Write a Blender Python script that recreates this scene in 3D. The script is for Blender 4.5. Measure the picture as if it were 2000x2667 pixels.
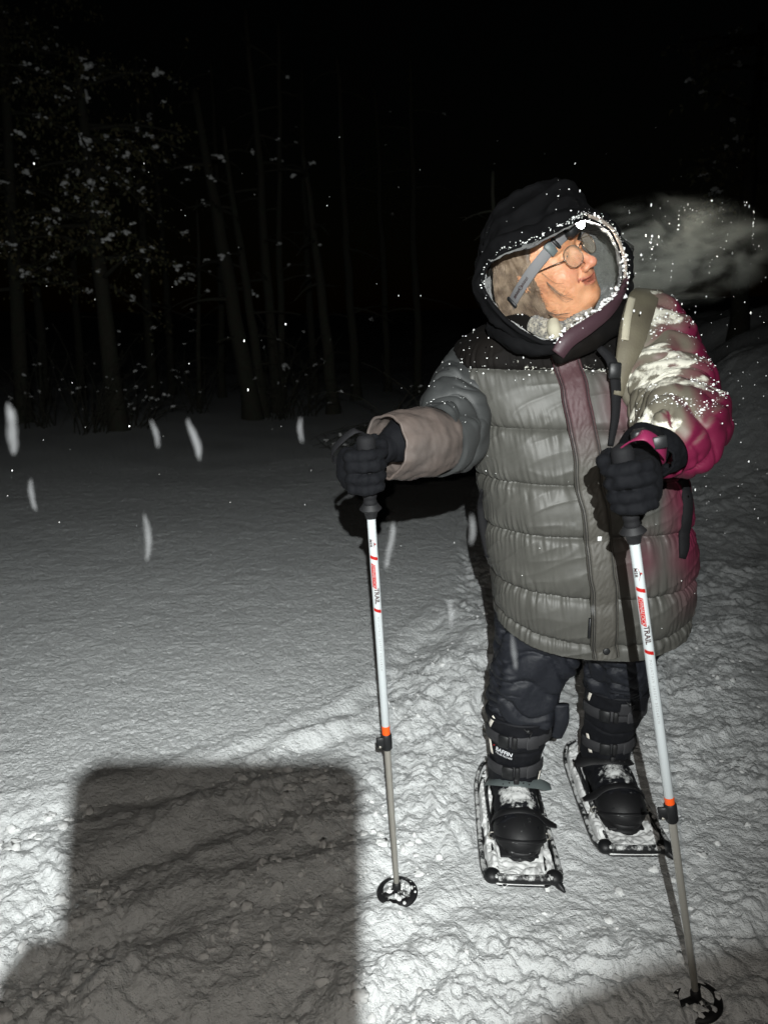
import bpy, bmesh, math, random
import numpy as np
from mathutils import Vector, Matrix
rng = np.random.default_rng(7)
random.seed(7)
for o in list(bpy.data.objects):
    bpy.data.objects.remove(o)
S = bpy.context.scene
COL = S.collection
PITCH = math.radians(13.0)
CAM = np.array([0.0, 0.0, 1.30])
# ---------------------------------------------------------------- camera
cd = bpy.data.cameras.new('camera')
cam = bpy.data.objects.new('camera', cd)
COL.objects.link(cam)
cam.location = CAM
cam.rotation_euler = (math.radians(90) - PITCH, 0, 0)
cd.sensor_fit = 'HORIZONTAL'
cd.sensor_width = 36
cd.lens = 36
cd.clip_start = 0.02
cd.clip_end = 2000
cd.dof.use_dof = True
cd.dof.focus_distance = 1.75
cd.dof.aperture_fstop = 7.0
S.camera = cam
# ---------------------------------------------------------------- night sky
w = bpy.data.worlds.new('World')
S.world = w
w.use_nodes = True
wn = w.node_tree
bgn = wn.nodes['Background']
sky = wn.nodes.new('ShaderNodeTexSky')
sky.sky_type = 'NISHITA'
sky.sun_disc = False
sky.sun_elevation = math.radians(1.0)
sky.sun_rotation = math.radians(200)
wn.links.new(sky.outputs[0], bgn.inputs[0])
bgn.inputs[1].default_value = 0.0004
S.view_settings.view_transform = 'Standard'
S.view_settings.look = 'None'
S.view_settings.exposure = 0.22
S.view_settings.gamma = 1.0
S.view_settings.use_curve_mapping = False
S.cycles.max_bounces = 6
S.cycles.diffuse_bounces = 3
S.cycles.glossy_bounces = 3
S.cycles.transmission_bounces = 4
S.cycles.transparent_max_bounces = 12
S.cycles.volume_bounces = 1
S.cycles.use_denoising = True
S.cycles.sample_clamp_indirect = 4

def lamp(name, loc, target, energy, size_deg, blend, radius, color):
    l = bpy.data.lights.new(name, 'SPOT')
    l.energy = energy
    l.spot_size = math.radians(size_deg)
    l.spot_blend = blend
    l.shadow_soft_size = radius
    l.color = color
    o = bpy.data.objects.new(name, l)
    COL.objects.link(o)
    o.location = loc
    d = Vector(target) - Vector(loc)
    o.rotation_euler = d.to_track_quat('-Z', 'Y').to_euler()
    return o
LAMP = np.array([0.012, -0.28, 1.50])          # headlamp on the photographer's forehead
lamp('headlamp_beam', LAMP, (-0.62, 2.9, 0.62), 330, 90, 1.0, 0.004, (0.965, 1.0, 0.99))
FLASH = np.array([-0.024, -0.002, 1.312])       # phone torch next to the lens
lamp('phone_flash', FLASH, (-0.2, 1.9, 0.30), 23.0, 110, 1.0, 0.004, (1.0, 0.92, 0.83))
# her headlamp: frame of her head (her left, forward, up)
HE = np.array([.60, .64, .46]); HE /= np.linalg.norm(HE)
HU = np.array([-.35, -.27, .88]); HU -= HE * HU.dot(HE); HU /= np.linalg.norm(HU)
HF = np.cross(HE, HU)
_c, _s = math.cos(math.radians(15)), math.sin(math.radians(15))
HF, HU = HF * _c + HU * _s, HU * _c - HF * _s
HO = np.array([.356, 1.800, 1.452])
def HL(x, y, z):
    return HO + HE * x + HF * y + HU * z
hl = HL(0, .148, .050)
lamp('her_headlamp_beam', hl, hl + HF * 1.0 + np.array([0.15, 0.25, -0.42]), 34, 168, 0.6, 0.008, (1.0, 0.95, 0.82))

# ---------------------------------------------------------------- helpers
def W(px, py, Y):
    """the point at world depth Y that the photograph shows at pixel (px, py)"""
    dx = (px - 1000) / 2000; dy = (1333.5 - py) / 2000
    s, c = math.sin(PITCH), math.cos(PITCH)
    d = np.array([dx, c + dy * s, -s + dy * c])
    return CAM + d * (Y / d[1])
def G(px, py, z=0.0):
    dx = (px - 1000) / 2000; dy = (1333.5 - py) / 2000
    s, c = math.sin(PITCH), math.cos(PITCH)
    d = np.array([dx, c + dy * s, -s + dy * c])
    return CAM + d * ((z - CAM[2]) / d[2])

def _h(i, j, k, seed):
    n = (i * 374761393 + j * 668265263 + k * 2147483647 + seed * 974634777) & 0xffffffff
    n = ((n ^ (n >> 13)) * 1274126177) & 0xffffffff
    n = ((n ^ (n >> 16)) * 2246822519) & 0xffffffff
    return (n ^ (n >> 15)) & 0xffff
_g = rng.normal(size=(4096, 3)); _g /= np.linalg.norm(_g, axis=1)[:, None]
def pn(x, y, z=0.0, seed=0):
    """vectorised gradient noise, about -1..1"""
    x = np.asarray(x, float); y = np.asarray(y, float); z = np.asarray(z, float)
    x, y, z = np.broadcast_arrays(x, y, z)
    xi = np.floor(x).astype(np.int64); yi = np.floor(y).astype(np.int64); zi = np.floor(z).astype(np.int64)
    fx, fy, fz = x - xi, y - yi, z - zi
    u = fx**3 * (fx * (fx * 6 - 15) + 10); v = fy**3 * (fy * (fy * 6 - 15) + 10); ww = fz**3 * (fz * (fz * 6 - 15) + 10)
    r = 0
    for a in (0, 1):
        wa = u if a else 1 - u
        for b in (0, 1):
            wb = v if b else 1 - v
            for c in (0, 1):
                wc = ww if c else 1 - ww
                g = _g[_h(xi + a, yi + b, zi + c, seed) & 4095]
                r = r + wa * wb * wc * (g[..., 0] * (fx - a) + g[..., 1] * (fy - b) + g[..., 2] * (fz - c))
    return r * 1.6
def fbm(x, y, z=0.0, seed=0, o=3):
    r = 0; a = 1.0
    for i in range(o):
        f = 2.03 ** i
        r = r + a * pn(np.asarray(x) * f, np.asarray(y) * f, np.asarray(z) * f, seed + i * 17)
        a *= .5
    return r
def sst(a, b, x):
    t = np.clip((np.asarray(x, float) - a) / (b - a), 0, 1)
    return t * t * (3 - 2 * t)

ROOT = {}
def empty(name, loc, label=None, cat=None, group=None):
    o = bpy.data.objects.new(name, None)
    o.empty_display_size = .1
    COL.objects.link(o)
    o.location = loc
    ROOT[o.name] = np.array(loc, float)
    if label: o['label'] = label
    if cat: o['category'] = cat
    if group: o['group'] = group
    return o
def org(parent):
    while parent is not None and parent.name not in ROOT:
        parent = parent.parent
    return ROOT[parent.name] if parent is not None else np.zeros(3)
def obj(name, V, F, mat, parent=None, smooth=True, attr=None, label=None):
    V = np.asarray(V, np.float64).reshape(-1, 3) - org(parent)
    me = bpy.data.meshes.new(name)
    if isinstance(F, np.ndarray) and F.ndim == 2:
        n, k = F.shape
        me.vertices.add(len(V)); me.vertices.foreach_set('co', V.astype(np.float32).ravel())
        me.loops.add(n * k); me.loops.foreach_set('vertex_index', F.astype(np.int32).ravel())
        me.polygons.add(n); me.polygons.foreach_set('loop_start', np.arange(0, n * k, k, dtype=np.int32))
        me.update(calc_edges=True); me.validate()
    else:
        me.from_pydata([tuple(v) for v in V], [], [tuple(int(i) for i in f) for f in F])
        me.update()
    if smooth:
        me.shade_smooth()
    if mat: me.materials.append(mat)
    if attr:
        for k, a in attr.items():
            at = me.attributes.new(k, 'FLOAT', 'POINT')
            at.data.foreach_set('value', np.asarray(a, np.float32).ravel())
    o = bpy.data.objects.new(name, me)
    COL.objects.link(o)
    if parent is not None: o.parent = parent
    if label: o['label'] = label
    return o
def sharp(o, deg=35):
    o.data.set_sharp_from_angle(angle=math.radians(deg))
    return o
class MB:
    """collects shapes into one mesh"""
    def __init__(s): s.V = []; s.F = []; s.n = 0
    def add(s, V, F):
        V = np.asarray(V, float).reshape(-1, 3)
        s.V.append(V); s.F += [tuple(int(i) + s.n for i in f) for f in F]; s.n += len(V)
        return s
    def out(s, name, mat, parent=None, smooth=True, **k):
        return obj(name, np.concatenate(s.V), s.F, mat, parent, smooth, **k)
def grid_faces(nu, nv, closed=False, flip=False):
    i = np.arange(nu - 1)[:, None]; j = np.arange(nv if closed else nv - 1)[None, :]
    jn = (j + 1) % nv
    a = i * nv + j; b = i * nv + jn; c = (i + 1) * nv + jn; d = (i + 1) * nv + j
    f = np.stack([a, b, c, d], -1).reshape(-1, 4)
    return f[:, ::-1].copy() if flip else f
def vnormals(V, F):
    N = np.zeros_like(V)
    F = np.asarray(F)
    n = np.cross(V[F[:, 2]] - V[F[:, 0]], V[F[:, 3 if F.shape[1] > 3 else 1]] - V[F[:, 1]]) if F.shape[1] > 3 else np.cross(V[F[:, 1]] - V[F[:, 0]], V[F[:, 2]] - V[F[:, 0]])
    for k in range(F.shape[1]):
        np.add.at(N, F[:, k], n)
    l = np.linalg.norm(N, axis=1); l[l == 0] = 1
    return N / l[:, None]
def spline(P, n):
    """Catmull-Rom through rows of P (any dimension), n samples, near arc length"""
    P = np.asarray(P, float)
    Q = np.vstack([2 * P[0] - P[1], P, 2 * P[-1] - P[-2]])
    m = len(P) - 1
    L = np.concatenate([[0], np.cumsum(np.linalg.norm(np.diff(P[:, :3], axis=0), axis=1))])
    t = np.interp(np.linspace(0, L[-1], n), L, np.arange(m + 1))
    i = np.minimum(t.astype(int), m - 1); f = (t - i)[:, None]
    p0, p1, p2, p3 = Q[i], Q[i + 1], Q[i + 2], Q[i + 3]
    return .5 * ((2 * p1) + (-p0 + p2) * f + (2 * p0 - 5 * p1 + 4 * p2 - p3) * f**2 + (-p0 + 3 * p1 - 3 * p2 + p3) * f**3)
def frames(C, ref=(0, 0, 1)):
    T = np.gradient(C, axis=0); T /= np.linalg.norm(T, axis=1)[:, None] + 1e-12
    A = np.zeros_like(C); r = np.array(ref, float)
    for i in range(len(C)):
        a = r - T[i] * r.dot(T[i])
        if np.linalg.norm(a) < 1e-4:
            a = np.cross(T[i], [1, .3, .2])
        a /= np.linalg.norm(a); A[i] = a; r = a
    return T, A, np.cross(T, A)
def tube(P, R, nseg=12, n=None, ref=(0, 0, 1), cap=True, flat=1.0, disp=None, ret_grid=False):
    """tube along P with radii R; flat squashes it across ref; disp(s, th) adds to the radius"""
    P = np.asarray(P, float); R = np.broadcast_to(np.asarray(R, float), (len(P),))
    if n:
        Q = spline(np.column_stack([P, R]), n); P, R = Q[:, :3], Q[:, 3]
    T, A, B = frames(P, ref)
    th = np.linspace(0, 2 * np.pi, nseg, endpoint=False)
    s = np.concatenate([[0], np.cumsum(np.linalg.norm(np.diff(P, axis=0), axis=1))])
    rr = R[:, None] + (disp(s[:, None], th[None, :]) if disp else 0)
    V = P[:, None] + rr[..., None] * (np.cos(th)[None, :, None] * A[:, None] * flat + np.sin(th)[None, :, None] * B[:, None])
    F = grid_faces(len(P), nseg, True)
    V = V.reshape(-1, 3)
    if cap:
        k = len(V)
        V = np.vstack([V, P[0], P[-1]])
        F = [tuple(f) for f in F]
        for j in range(nseg):
            jn = (j + 1) % nseg
            F.append((k, jn, j)); F.append((k + 1, (len(P) - 1) * nseg + j, (len(P) - 1) * nseg + jn))
    return V, F
def box(c, d, M=None, bev=0.0):
    """box centred at c, full sizes d, axes M (rows); chamfered on every edge when bev"""
    c = np.asarray(c, float); h = np.asarray(d, float) / 2
    M = np.eye(3) if M is None else np.asarray(M, float)
    if bev <= 0:
        V = np.array([[x, y, z] for x in (-1, 1) for y in (-1, 1) for z in (-1, 1)], float) * h
        F = [(0, 1, 3, 2), (4, 6, 7, 5), (0, 4, 5, 1), (2, 3, 7, 6), (0, 2, 6, 4), (1, 5, 7, 3)]
    else:
        V = []; idx = {}
        for x in (-1, 1):
            for y in (-1, 1):
                for z in (-1, 1):
                    for ax in range(3):
                        p = np.array([x, y, z], float) * (h - bev); p[ax] = (x, y, z)[ax] * h[ax]
                        idx[(x, y, z, ax)] = len(V); V.append(p)
        V = np.array(V); F = []
        for ax in range(3):
            o1, o2 = [(1, 2), (2, 0), (0, 1)][ax]
            for s in (-1, 1):
                q = []
                for a, b in ((-1, -1), (1, -1), (1, 1), (-1, 1)):
                    k = [0, 0, 0]; k[ax] = s; k[o1] = a; k[o2] = b; q.append(idx[(*k, ax)])
                F.append(tuple(q if s > 0 else q[::-1]))
        for ax in range(3):
            o1, o2 = [(1, 2), (2, 0), (0, 1)][ax]
            for a in (-1, 1):
                for b in (-1, 1):
                    k0 = [0, 0, 0]; k0[ax] = -1; k0[o1] = a; k0[o2] = b; k1 = list(k0); k1[ax] = 1
                    q = [idx[(*k0, o1)], idx[(*k1, o1)], idx[(*k1, o2)], idx[(*k0, o2)]]
                    F.append(tuple(q if a * b < 0 else q[::-1]))
        for x in (-1, 1):
            for y in (-1, 1):
                for z in (-1, 1):
                    q = [idx[(x, y, z, a)] for a in range(3)]
                    F.append(tuple(q if x * y * z > 0 else q[::-1]))
    return c + V @ M, F
def ribbon(P, N, wid, th, n=None, cross=None):
    """flat strap along P; N = its outward normal at each point"""
    P = np.asarray(P, float); N = np.broadcast_to(np.asarray(N, float), P.shape)
    wid = np.broadcast_to(np.asarray(wid, float), (len(P),))
    if n:
        Q = spline(np.column_stack([P, N, wid]), n); P, N, wid = Q[:, :3], Q[:, 3:6], Q[:, 6]
    T = np.gradient(P, axis=0); T /= np.linalg.norm(T, axis=1)[:, None]
    N = N - T * (N * T).sum(1)[:, None]; N /= np.linalg.norm(N, axis=1)[:, None]
    B = np.cross(T, N)
    prof = [(-1, .35), (-.92, 1), (.92, 1), (1, .35), (1, -.35), (.92, -1), (-.92, -1), (-1, -.35)]
    V = np.stack([P + B * (wid / 2 * a)[:, None] + N * (th / 2 * b) for a, b in prof], 1).reshape(-1, 3)
    F = [tuple(f) for f in grid_faces(len(P), len(prof), True)]
    m = len(prof); F.append(tuple(range(m))[::-1]); F.append(tuple((len(P) - 1) * m + i for i in range(m)))
    return V, F
_ico = None
def ico(level=1):
    t = (1 + 5 ** .5) / 2
    V = [(-1, t, 0), (1, t, 0), (-1, -t, 0), (1, -t, 0), (0, -1, t), (0, 1, t), (0, -1, -t), (0, 1, -t), (t, 0, -1), (t, 0, 1), (-t, 0, -1), (-t, 0, 1)]
    F = [(0, 11, 5), (0, 5, 1), (0, 1, 7), (0, 7, 10), (0, 10, 11), (1, 5, 9), (5, 11, 4), (11, 10, 2), (10, 7, 6), (7, 1, 8), (3, 9, 4), (3, 4, 2), (3, 2, 6), (3, 6, 8), (3, 8, 9), (4, 9, 5), (2, 4, 11), (6, 2, 10), (8, 6, 7), (9, 8, 1)]
    V = [np.array(v) / np.linalg.norm(v) for v in V]
    for _ in range(level):
        c = {}; F2 = []
        def mid(a, b):
            k = (min(a, b), max(a, b))
            if k not in c:
                m = V[a] + V[b]; V.append(m / np.linalg.norm(m)); c[k] = len(V) - 1
            return c[k]
        for a, b, d in F:
            e, f, g = mid(a, b), mid(b, d), mid(d, a)
            F2 += [(a, e, g), (b, f, e), (d, g, f), (e, f, g)]
        F = F2
    return np.array(V), np.array(F)
ICO0, ICO1, ICO2 = ico(0), ico(1), ico(2)
def crumbs(P, R, level=0, jit=.35, squash=1.0, stretch=None):
    """many small lumps in one mesh: centres P, radii R"""
    IV, IF = (ICO0, ICO1, ICO2)[level]
    P = np.asarray(P); R = np.asarray(R)
    n = len(P)
    sc = R[:, None] * (1 + jit * rng.uniform(-1, 1, (n, 3)))
    sc[:, 2] *= squash
    if stretch is not None: sc[:, 2] *= stretch
    V = P[:, None] + IV[None] * sc[:, None] * (1 + jit * .5 * rng.uniform(-1, 1, (n, len(IV), 1)))
    F = (np.arange(n)[:, None, None] * len(IV) + IF[None]).reshape(-1, 3)
    return V.reshape(-1, 3), F

# signed distance fields -> mesh (surface nets)
def nets(fn, lo, hi, vox):
    lo = np.array(lo, float); hi = np.array(hi, float)
    n = np.ceil((hi - lo) / vox).astype(int) + 1
    ax = [lo[i] + vox * np.arange(n[i]) for i in range(3)]
    X, Y, Z = np.meshgrid(*ax, indexing='ij')
    D = fn(X.astype(np.float32), Y.astype(np.float32), Z.astype(np.float32)).astype(np.float32)
    ins = D < 0
    c = np.zeros(n - 1, np.int8)
    off = [(a, b, d) for a in (0, 1) for b in (0, 1) for d in (0, 1)]
    sl = lambda A, o: A[o[0]:o[0] + n[0] - 1, o[1]:o[1] + n[1] - 1, o[2]:o[2] + n[2] - 1]
    for o in off: c += sl(ins, o)
    act = np.argwhere((c > 0) & (c < 8))
    idx = -np.ones(n - 1, np.int64); idx[tuple(act.T)] = np.arange(len(act))
    acc = np.zeros((len(act), 3)); cnt = np.zeros(len(act))
    for a in range(3):
        for o in off:
            if o[a]: continue
            o2 = list(o); o2[a] = 1
            d0 = D[tuple((act + o).T)]; d1 = D[tuple((act + o2).T)]
            m = (d0 < 0) != (d1 < 0)
            t = np.where(m, d0 / np.where(m, d0 - d1, 1), 0)
            p = np.array(o, float)[None] + np.zeros((len(act), 3)); p[:, a] += t
            acc[m] += p[m]; cnt[m] += 1
    V = lo + (act + acc / cnt[:, None]) * vox
    F = []
    for a in range(3):
        b, d = (a + 1) % 3, (a + 2) % 3
        s0 = [slice(None)] * 3; s1 = [slice(None)] * 3; s0[a] = slice(0, -1); s1[a] = slice(1, None)
        i0, i1 = ins[tuple(s0)], ins[tuple(s1)]
        E = np.argwhere(i0 != i1)
        E = E[(E[:, b] > 0) & (E[:, d] > 0) & (E[:, b] < n[b] - 1) & (E[:, d] < n[d] - 1)]
        fl = i0[tuple(E.T)]
        q = []
        for ob, od in ((1, 1), (0, 1), (0, 0), (1, 0)):
            e = E.copy(); e[:, b] -= ob; e[:, d] -= od; q.append(idx[tuple(e.T)])
        q = np.stack(q, 1)
        q[~fl] = q[~fl][:, ::-1]
        F.append(q)
    F = np.concatenate(F)
    F = F[(F >= 0).all(1)]
    return V, F
def relax(V, F, it=2, k=.5):
    for _ in range(it):
        A = np.zeros_like(V); c = np.zeros(len(V))
        m = F.shape[1]
        for a in range(m):
            np.add.at(A, F[:, a], V[F[:, (a + 1) % m]] + V[F[:, a - 1]]); np.add.at(c, F[:, a], 2)
        V = V * (1 - k) + k * A / np.maximum(c, 1)[:, None]
    return V
def smin(a, b, k):
    h = np.clip(.5 + .5 * (b - a) / k, 0, 1)
    return b * (1 - h) + a * h - k * h * (1 - h)
def smax(a, b, k): return -smin(-a, -b, k)
def ell(X, Y, Z, c, r):
    x, y, z = (X - c[0]) / r[0], (Y - c[1]) / r[1], (Z - c[2]) / r[2]
    q = np.sqrt(x * x + y * y + z * z)
    return (q - 1) * min(r) * (.5 + .5 * q / np.maximum(q, .3)) if False else (q - 1) * (min(r) * .5 + sum(r) / 6)
def cap(X, Y, Z, a, b, ra, rb=None):
    rb = ra if rb is None else rb
    a = np.asarray(a, float); b = np.asarray(b, float); d = b - a
    t = np.clip(((X - a[0]) * d[0] + (Y - a[1]) * d[1] + (Z - a[2]) * d[2]) / d.dot(d), 0, 1)
    return np.sqrt((X - a[0] - t * d[0])**2 + (Y - a[1] - t * d[1])**2 + (Z - a[2] - t * d[2])**2) - (ra + (rb - ra) * t)
def chain(X, Y, Z, P, R, k=.006):
    d = None
    for i in range(len(P) - 1):
        c = cap(X, Y, Z, P[i], P[i + 1], R[i], R[i + 1])
        d = c if d is None else smin(d, c, k)
    return d

# ---------------------------------------------------------------- materials
def mat(name, col=(.5, .5, .5), rough=.6, metal=0.0, bump=None, var=None, sheen=0, spec=.5, sss=0, emit=None, alpha=None, coat=0):
    """bump = list of (scale, strength, distance); var = (scale, other colour, amount)"""
    m = bpy.data.materials.new(name); m.use_nodes = True
    nt = m.node_tree; b = nt.nodes['Principled BSDF']
    b.inputs['Base Color'].default_value = (*col, 1)
    b.inputs['Roughness'].default_value = rough
    b.inputs['Metallic'].default_value = metal
    b.inputs['Specular IOR Level'].default_value = spec
    if sheen: b.inputs['Sheen Weight'].default_value = sheen
    if coat: b.inputs['Coat Weight'].default_value = coat
    if sss:
        b.inputs['Subsurface Weight'].default_value = sss
        b.inputs['Subsurface Radius'].default_value = (1, .45, .25)
        b.inputs['Subsurface Scale'].default_value = .006
    if emit:
        b.inputs['Emission Color'].default_value = (*emit[0], 1); b.inputs['Emission Strength'].default_value = emit[1]
    tc = nt.nodes.new('ShaderNodeTexCoord')
    m['tc'] = tc.name
    if var:
        n = nt.nodes.new('ShaderNodeTexNoise'); n.inputs['Scale'].default_value = var[0]; n.inputs['Detail'].default_value = 6
        nt.links.new(tc.outputs['Object'], n.inputs['Vector'])
        r = nt.nodes.new('ShaderNodeMapRange'); r.inputs[1].default_value = .35; r.inputs[2].default_value = .65; r.inputs[4].default_value = var[2]
        nt.links.new(n.outputs[0], r.inputs[0])
        x = nt.nodes.new('ShaderNodeMix'); x.data_type = 'RGBA'; x.inputs[6].default_value = (*col, 1); x.inputs[7].default_value = (*var[1], 1)
        nt.links.new(r.outputs[0], x.inputs[0]); nt.links.new(x.outputs[2], b.inputs['Base Color'])
    prev = None
    for sc, st, di in (bump or []):
        n = nt.nodes.new('ShaderNodeTexNoise'); n.inputs['Scale'].default_value = sc; n.inputs['Detail'].default_value = 4
        nt.links.new(tc.outputs['Object'], n.inputs['Vector'])
        bp = nt.nodes.new('ShaderNodeBump'); bp.inputs['Strength'].default_value = st; bp.inputs['Distance'].default_value = di
        nt.links.new(n.outputs[0], bp.inputs['Height'])
        if prev: nt.links.new(prev.outputs[0], bp.inputs['Normal'])
        prev = bp
    if prev: nt.links.new(prev.outputs[0], b.inputs['Normal'])
    return m
def mix_attr(m, attr, col, sharp_noise=None, lo=.0, hi=1.0):
    """blend the base colour towards col where the mesh attribute says the thing is colour-shifted / frosted / lipstick etc."""
    nt = m.node_tree; b = nt.nodes['Principled BSDF']
    a = nt.nodes.new('ShaderNodeAttribute'); a.attribute_name = attr
    src = a.outputs['Fac']
    if sharp_noise:
        n = nt.nodes.new('ShaderNodeTexNoise'); n.inputs['Scale'].default_value = sharp_noise; n.inputs['Detail'].default_value = 8; n.inputs['Roughness'].default_value = .7
        nt.links.new(nt.nodes[m['tc']].outputs['Object'], n.inputs['Vector'])
        ad = nt.nodes.new('ShaderNodeMath'); ad.operation = 'ADD'; nt.links.new(src, ad.inputs[0]); nt.links.new(n.outputs[0], ad.inputs[1])
        r = nt.nodes.new('ShaderNodeMapRange'); r.inputs[1].default_value = .95; r.inputs[2].default_value = 1.1
        nt.links.new(ad.outputs[0], r.inputs[0]); src = r.outputs[0]
    x = nt.nodes.new('ShaderNodeMix'); x.data_type = 'RGBA'
    l = b.inputs['Base Color'].links
    if l: nt.links.new(l[0].from_socket, x.inputs[6])
    else: x.inputs[6].default_value = b.inputs['Base Color'].default_value
    x.inputs[7].default_value = (*col, 1)
    nt.links.new(src, x.inputs[0]); nt.links.new(x.outputs[2], b.inputs['Base Color'])
    return m

M = {}
M['snow'] = mat('snow', (.80, .82, .82), .6, bump=[(30, .5, .014), (100, 1.0, .007), (300, 1.0, .003)], spec=.3)
_nt = M['snow'].node_tree; _v = _nt.nodes.new('ShaderNodeTexVoronoi'); _v.inputs['Scale'].default_value = 260
_nt.links.new(_nt.nodes[M['snow']['tc']].outputs['Object'], _v.inputs['Vector'])
_s = _nt.nodes.new('ShaderNodeSeparateColor'); _nt.links.new(_v.outputs['Color'], _s.inputs[0])
_r = _nt.nodes.new('ShaderNodeMapRange'); _r.inputs[1].default_value = .955; _r.inputs[2].default_value = .965; _r.inputs[3].default_value = .6; _r.inputs[4].default_value = .16
_nt.links.new(_s.outputs[0], _r.inputs[0]); _nt.links.new(_r.outputs[0], _nt.nodes['Principled BSDF'].inputs['Roughness'])   # scattered ice grains that glint
M['crumb'] = mat('snow_crumb', (.84, .85, .84), .6, spec=.3, sss=0)
M['jacket'] = mix_attr(mix_attr(mat('jacket_shell', (.070, .069, .061), .55, bump=[(9, .35, .008), (45, .2, .002), (900, .15, .0004)], var=(4, (.054, .053, .047), .8)), 'colour_shift', (.13, .007, .034)), 'frost', (.75, .74, .66), 34)
M['sleeve'] = mix_attr(mix_attr(mat('sleeve_shell', (.034, .036, .036), .66, bump=[(10, .4, .008), (60, .2, .002)]), 'colour_shift', (.19, .006, .045)), 'frost', (.72, .70, .58), 40)
M['sleeve_khaki'] = mix_attr(mix_attr(mat('sleeve_khaki_shell', (.145, .132, .10), .55, bump=[(10, .5, .01), (60, .25, .002)]), 'colour_shift', (.125, .006, .032)), 'frost', (.72, .70, .60), 40)
M['cuff'] = mat('cuff_shell', (.092, .070, .060), .65, bump=[(20, .4, .006), (90, .25, .002)], var=(9, (.07, .058, .052), 1))
M['yoke'] = mix_attr(mat('yoke_shell', (.0032, .003, .003), .8, bump=[(12, .5, .01), (60, .3, .003)], spec=.15, var=(6, (.006, .0045, .0035), .8)), 'frost', (.75, .74, .66), 60)
M['hood'] = mix_attr(mat('hood_shell', (.0035, .0035, .004), .85, bump=[(14, .4, .008), (80, .2, .002)], spec=.12), 'frost', (.6, .6, .6), 70)
M['placket'] = mix_attr(mat('placket_shell', (.066, .062, .053), .62, bump=[(30, .3, .004), (120, .2, .002)]), 'colour_shift', (.060, .016, .024))
M['piping'] = mat('hood_piping', (.32, .27, .23), .6, bump=[(60, .6, .004)])
M['edge'] = mat('hood_edge_band', (.045, .020, .027), .6, bump=[(30, .5, .004)])
M['fleece'] = mat('grey_fleece', (.17, .175, .165), .9, bump=[(45, .9, .012), (160, .8, .006)], var=(30, (.07, .07, .07), 1), sheen=.5)
M['thread'] = mat('dark_thread', (.012, .012, .012), .7)
M['blackfab'] = mat('black_fabric', (.005, .005, .006), .8, bump=[(40, .4, .004), (500, .4, .001)], spec=.25)
M['glove'] = mat('black_glove', (.0030, .0033, .0045), .85, bump=[(35, .5, .005), (300, .4, .001)], spec=.15)
M['trouser'] = mat('navy_trouser', (.0085, .0100, .0150), .65, bump=[(18, .5, .010), (70, .4, .004), (700, .2, .0005)], spec=.45)
M['boot'] = mix_attr(mat('boot_black', (.0055, .006, .0085), .7, bump=[(30, .3, .004), (400, .4, .0008)], spec=.3), 'frost', (.72, .73, .72), 45)
M['rubber'] = mix_attr(mat('black_rubber', (.008, .008, .009), .6, bump=[(120, .3, .001)]), 'frost', (.72, .73, .72), 55)
M['plastic'] = mix_attr(mat('black_plastic', (.010, .0105, .0115), .5, bump=[(90, .25, .001)]), 'frost', (.72, .73, .72), 55)
M['webbing'] = mat('webbing', (.03, .03, .033), .7, bump=[(900, .6, .0008)])
M['greystrap'] = mat('grey_rubber_strap', (.10, .12, .12), .5, bump=[(60, .3, .002)])
M['reflect'] = mat('reflective_strip', (.95, .90, .80), .35)
M['whiteink'] = mat('white_print', (.75, .77, .80), .5)
M['tubewhite'] = mat('white_enamel', (.42, .45, .46), .35, bump=[(200, .08, .0004)], coat=.3)
M['steel'] = mat('brushed_aluminium', (.34, .325, .29), .32, .35, bump=[(400, .15, .0003)])
M['orange'] = mat('orange_band', (.85, .10, .012), .45)
M['red'] = mat('red_print', (.33, .007, .005), .45)
M['ink'] = mat('dark_print', (.03, .008, .008), .5)
M['greyink'] = mat('grey_print', (.18, .17, .17), .5)
M['skin'] = mix_attr(mix_attr(mat('skin', (.60, .31, .17), .5, bump=[(60, .4, .003), (300, .6, .0012)], sss=.2, var=(35, (.52, .23, .115), .8)), 'rosy', (.56, .20, .15)), 'lip', (.30, .07, .055))
M['eyewhite'] = mat('eye_white', (.55, .5, .45), .2)
M['iris'] = mat('iris', (.05, .05, .045), .15)
M['hair'] = mat('grey_blond_hair', (.10, .068, .045), .5, var=(50, (.24, .18, .125), 1))
M['wire'] = mat('glasses_wire', (.20, .15, .11), .3, .8)
M['band'] = mat('headlamp_band', (.16, .16, .165), .7, bump=[(700, .5, .0006)])
M['knit'] = mat('knit_scarf', (.42, .38, .30), .9, bump=[(120, 1, .008), (380, .8, .003)], var=(150, (.05, .05, .05), 1), sheen=.4)
M['cream'] = mat('cream_trim', (.40, .37, .28), .8, bump=[(200, .5, .002)])
M['strap'] = mat('pack_strap', (.14, .125, .085), .7, bump=[(220, .4, .002)], var=(12, (.10, .085, .06), 1))
M['bark'] = mat('bark', (.045, .038, .028), .9, bump=[(25, .8, .02), (90, .6, .006)], var=(9, (.04, .045, .03), 1))
M['leaf'] = mat('evergreen_leaf', (.085, .10, .05), .7, var=(14, (.12, .09, .04), 1))
def glow(name, col, st):
    m = bpy.data.materials.new(name); m.use_nodes = True; b = m.node_tree.nodes['Principled BSDF']
    b.inputs['Emission Color'].default_value = (*col, 1); b.inputs['Emission Strength'].default_value = st
    return m
M['lens_glow'] = glow('lit_lamp_lens', (1, .98, .96), 60)
m = bpy.data.materials.new('spectacle_lens'); m.use_nodes = True
nt = m.node_tree; nt.nodes.clear()
o_ = nt.nodes.new('ShaderNodeOutputMaterial'); mx = nt.nodes.new('ShaderNodeMixShader'); tr = nt.nodes.new('ShaderNodeBsdfTransparent'); df = nt.nodes.new('ShaderNodeBsdfPrincipled')
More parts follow.
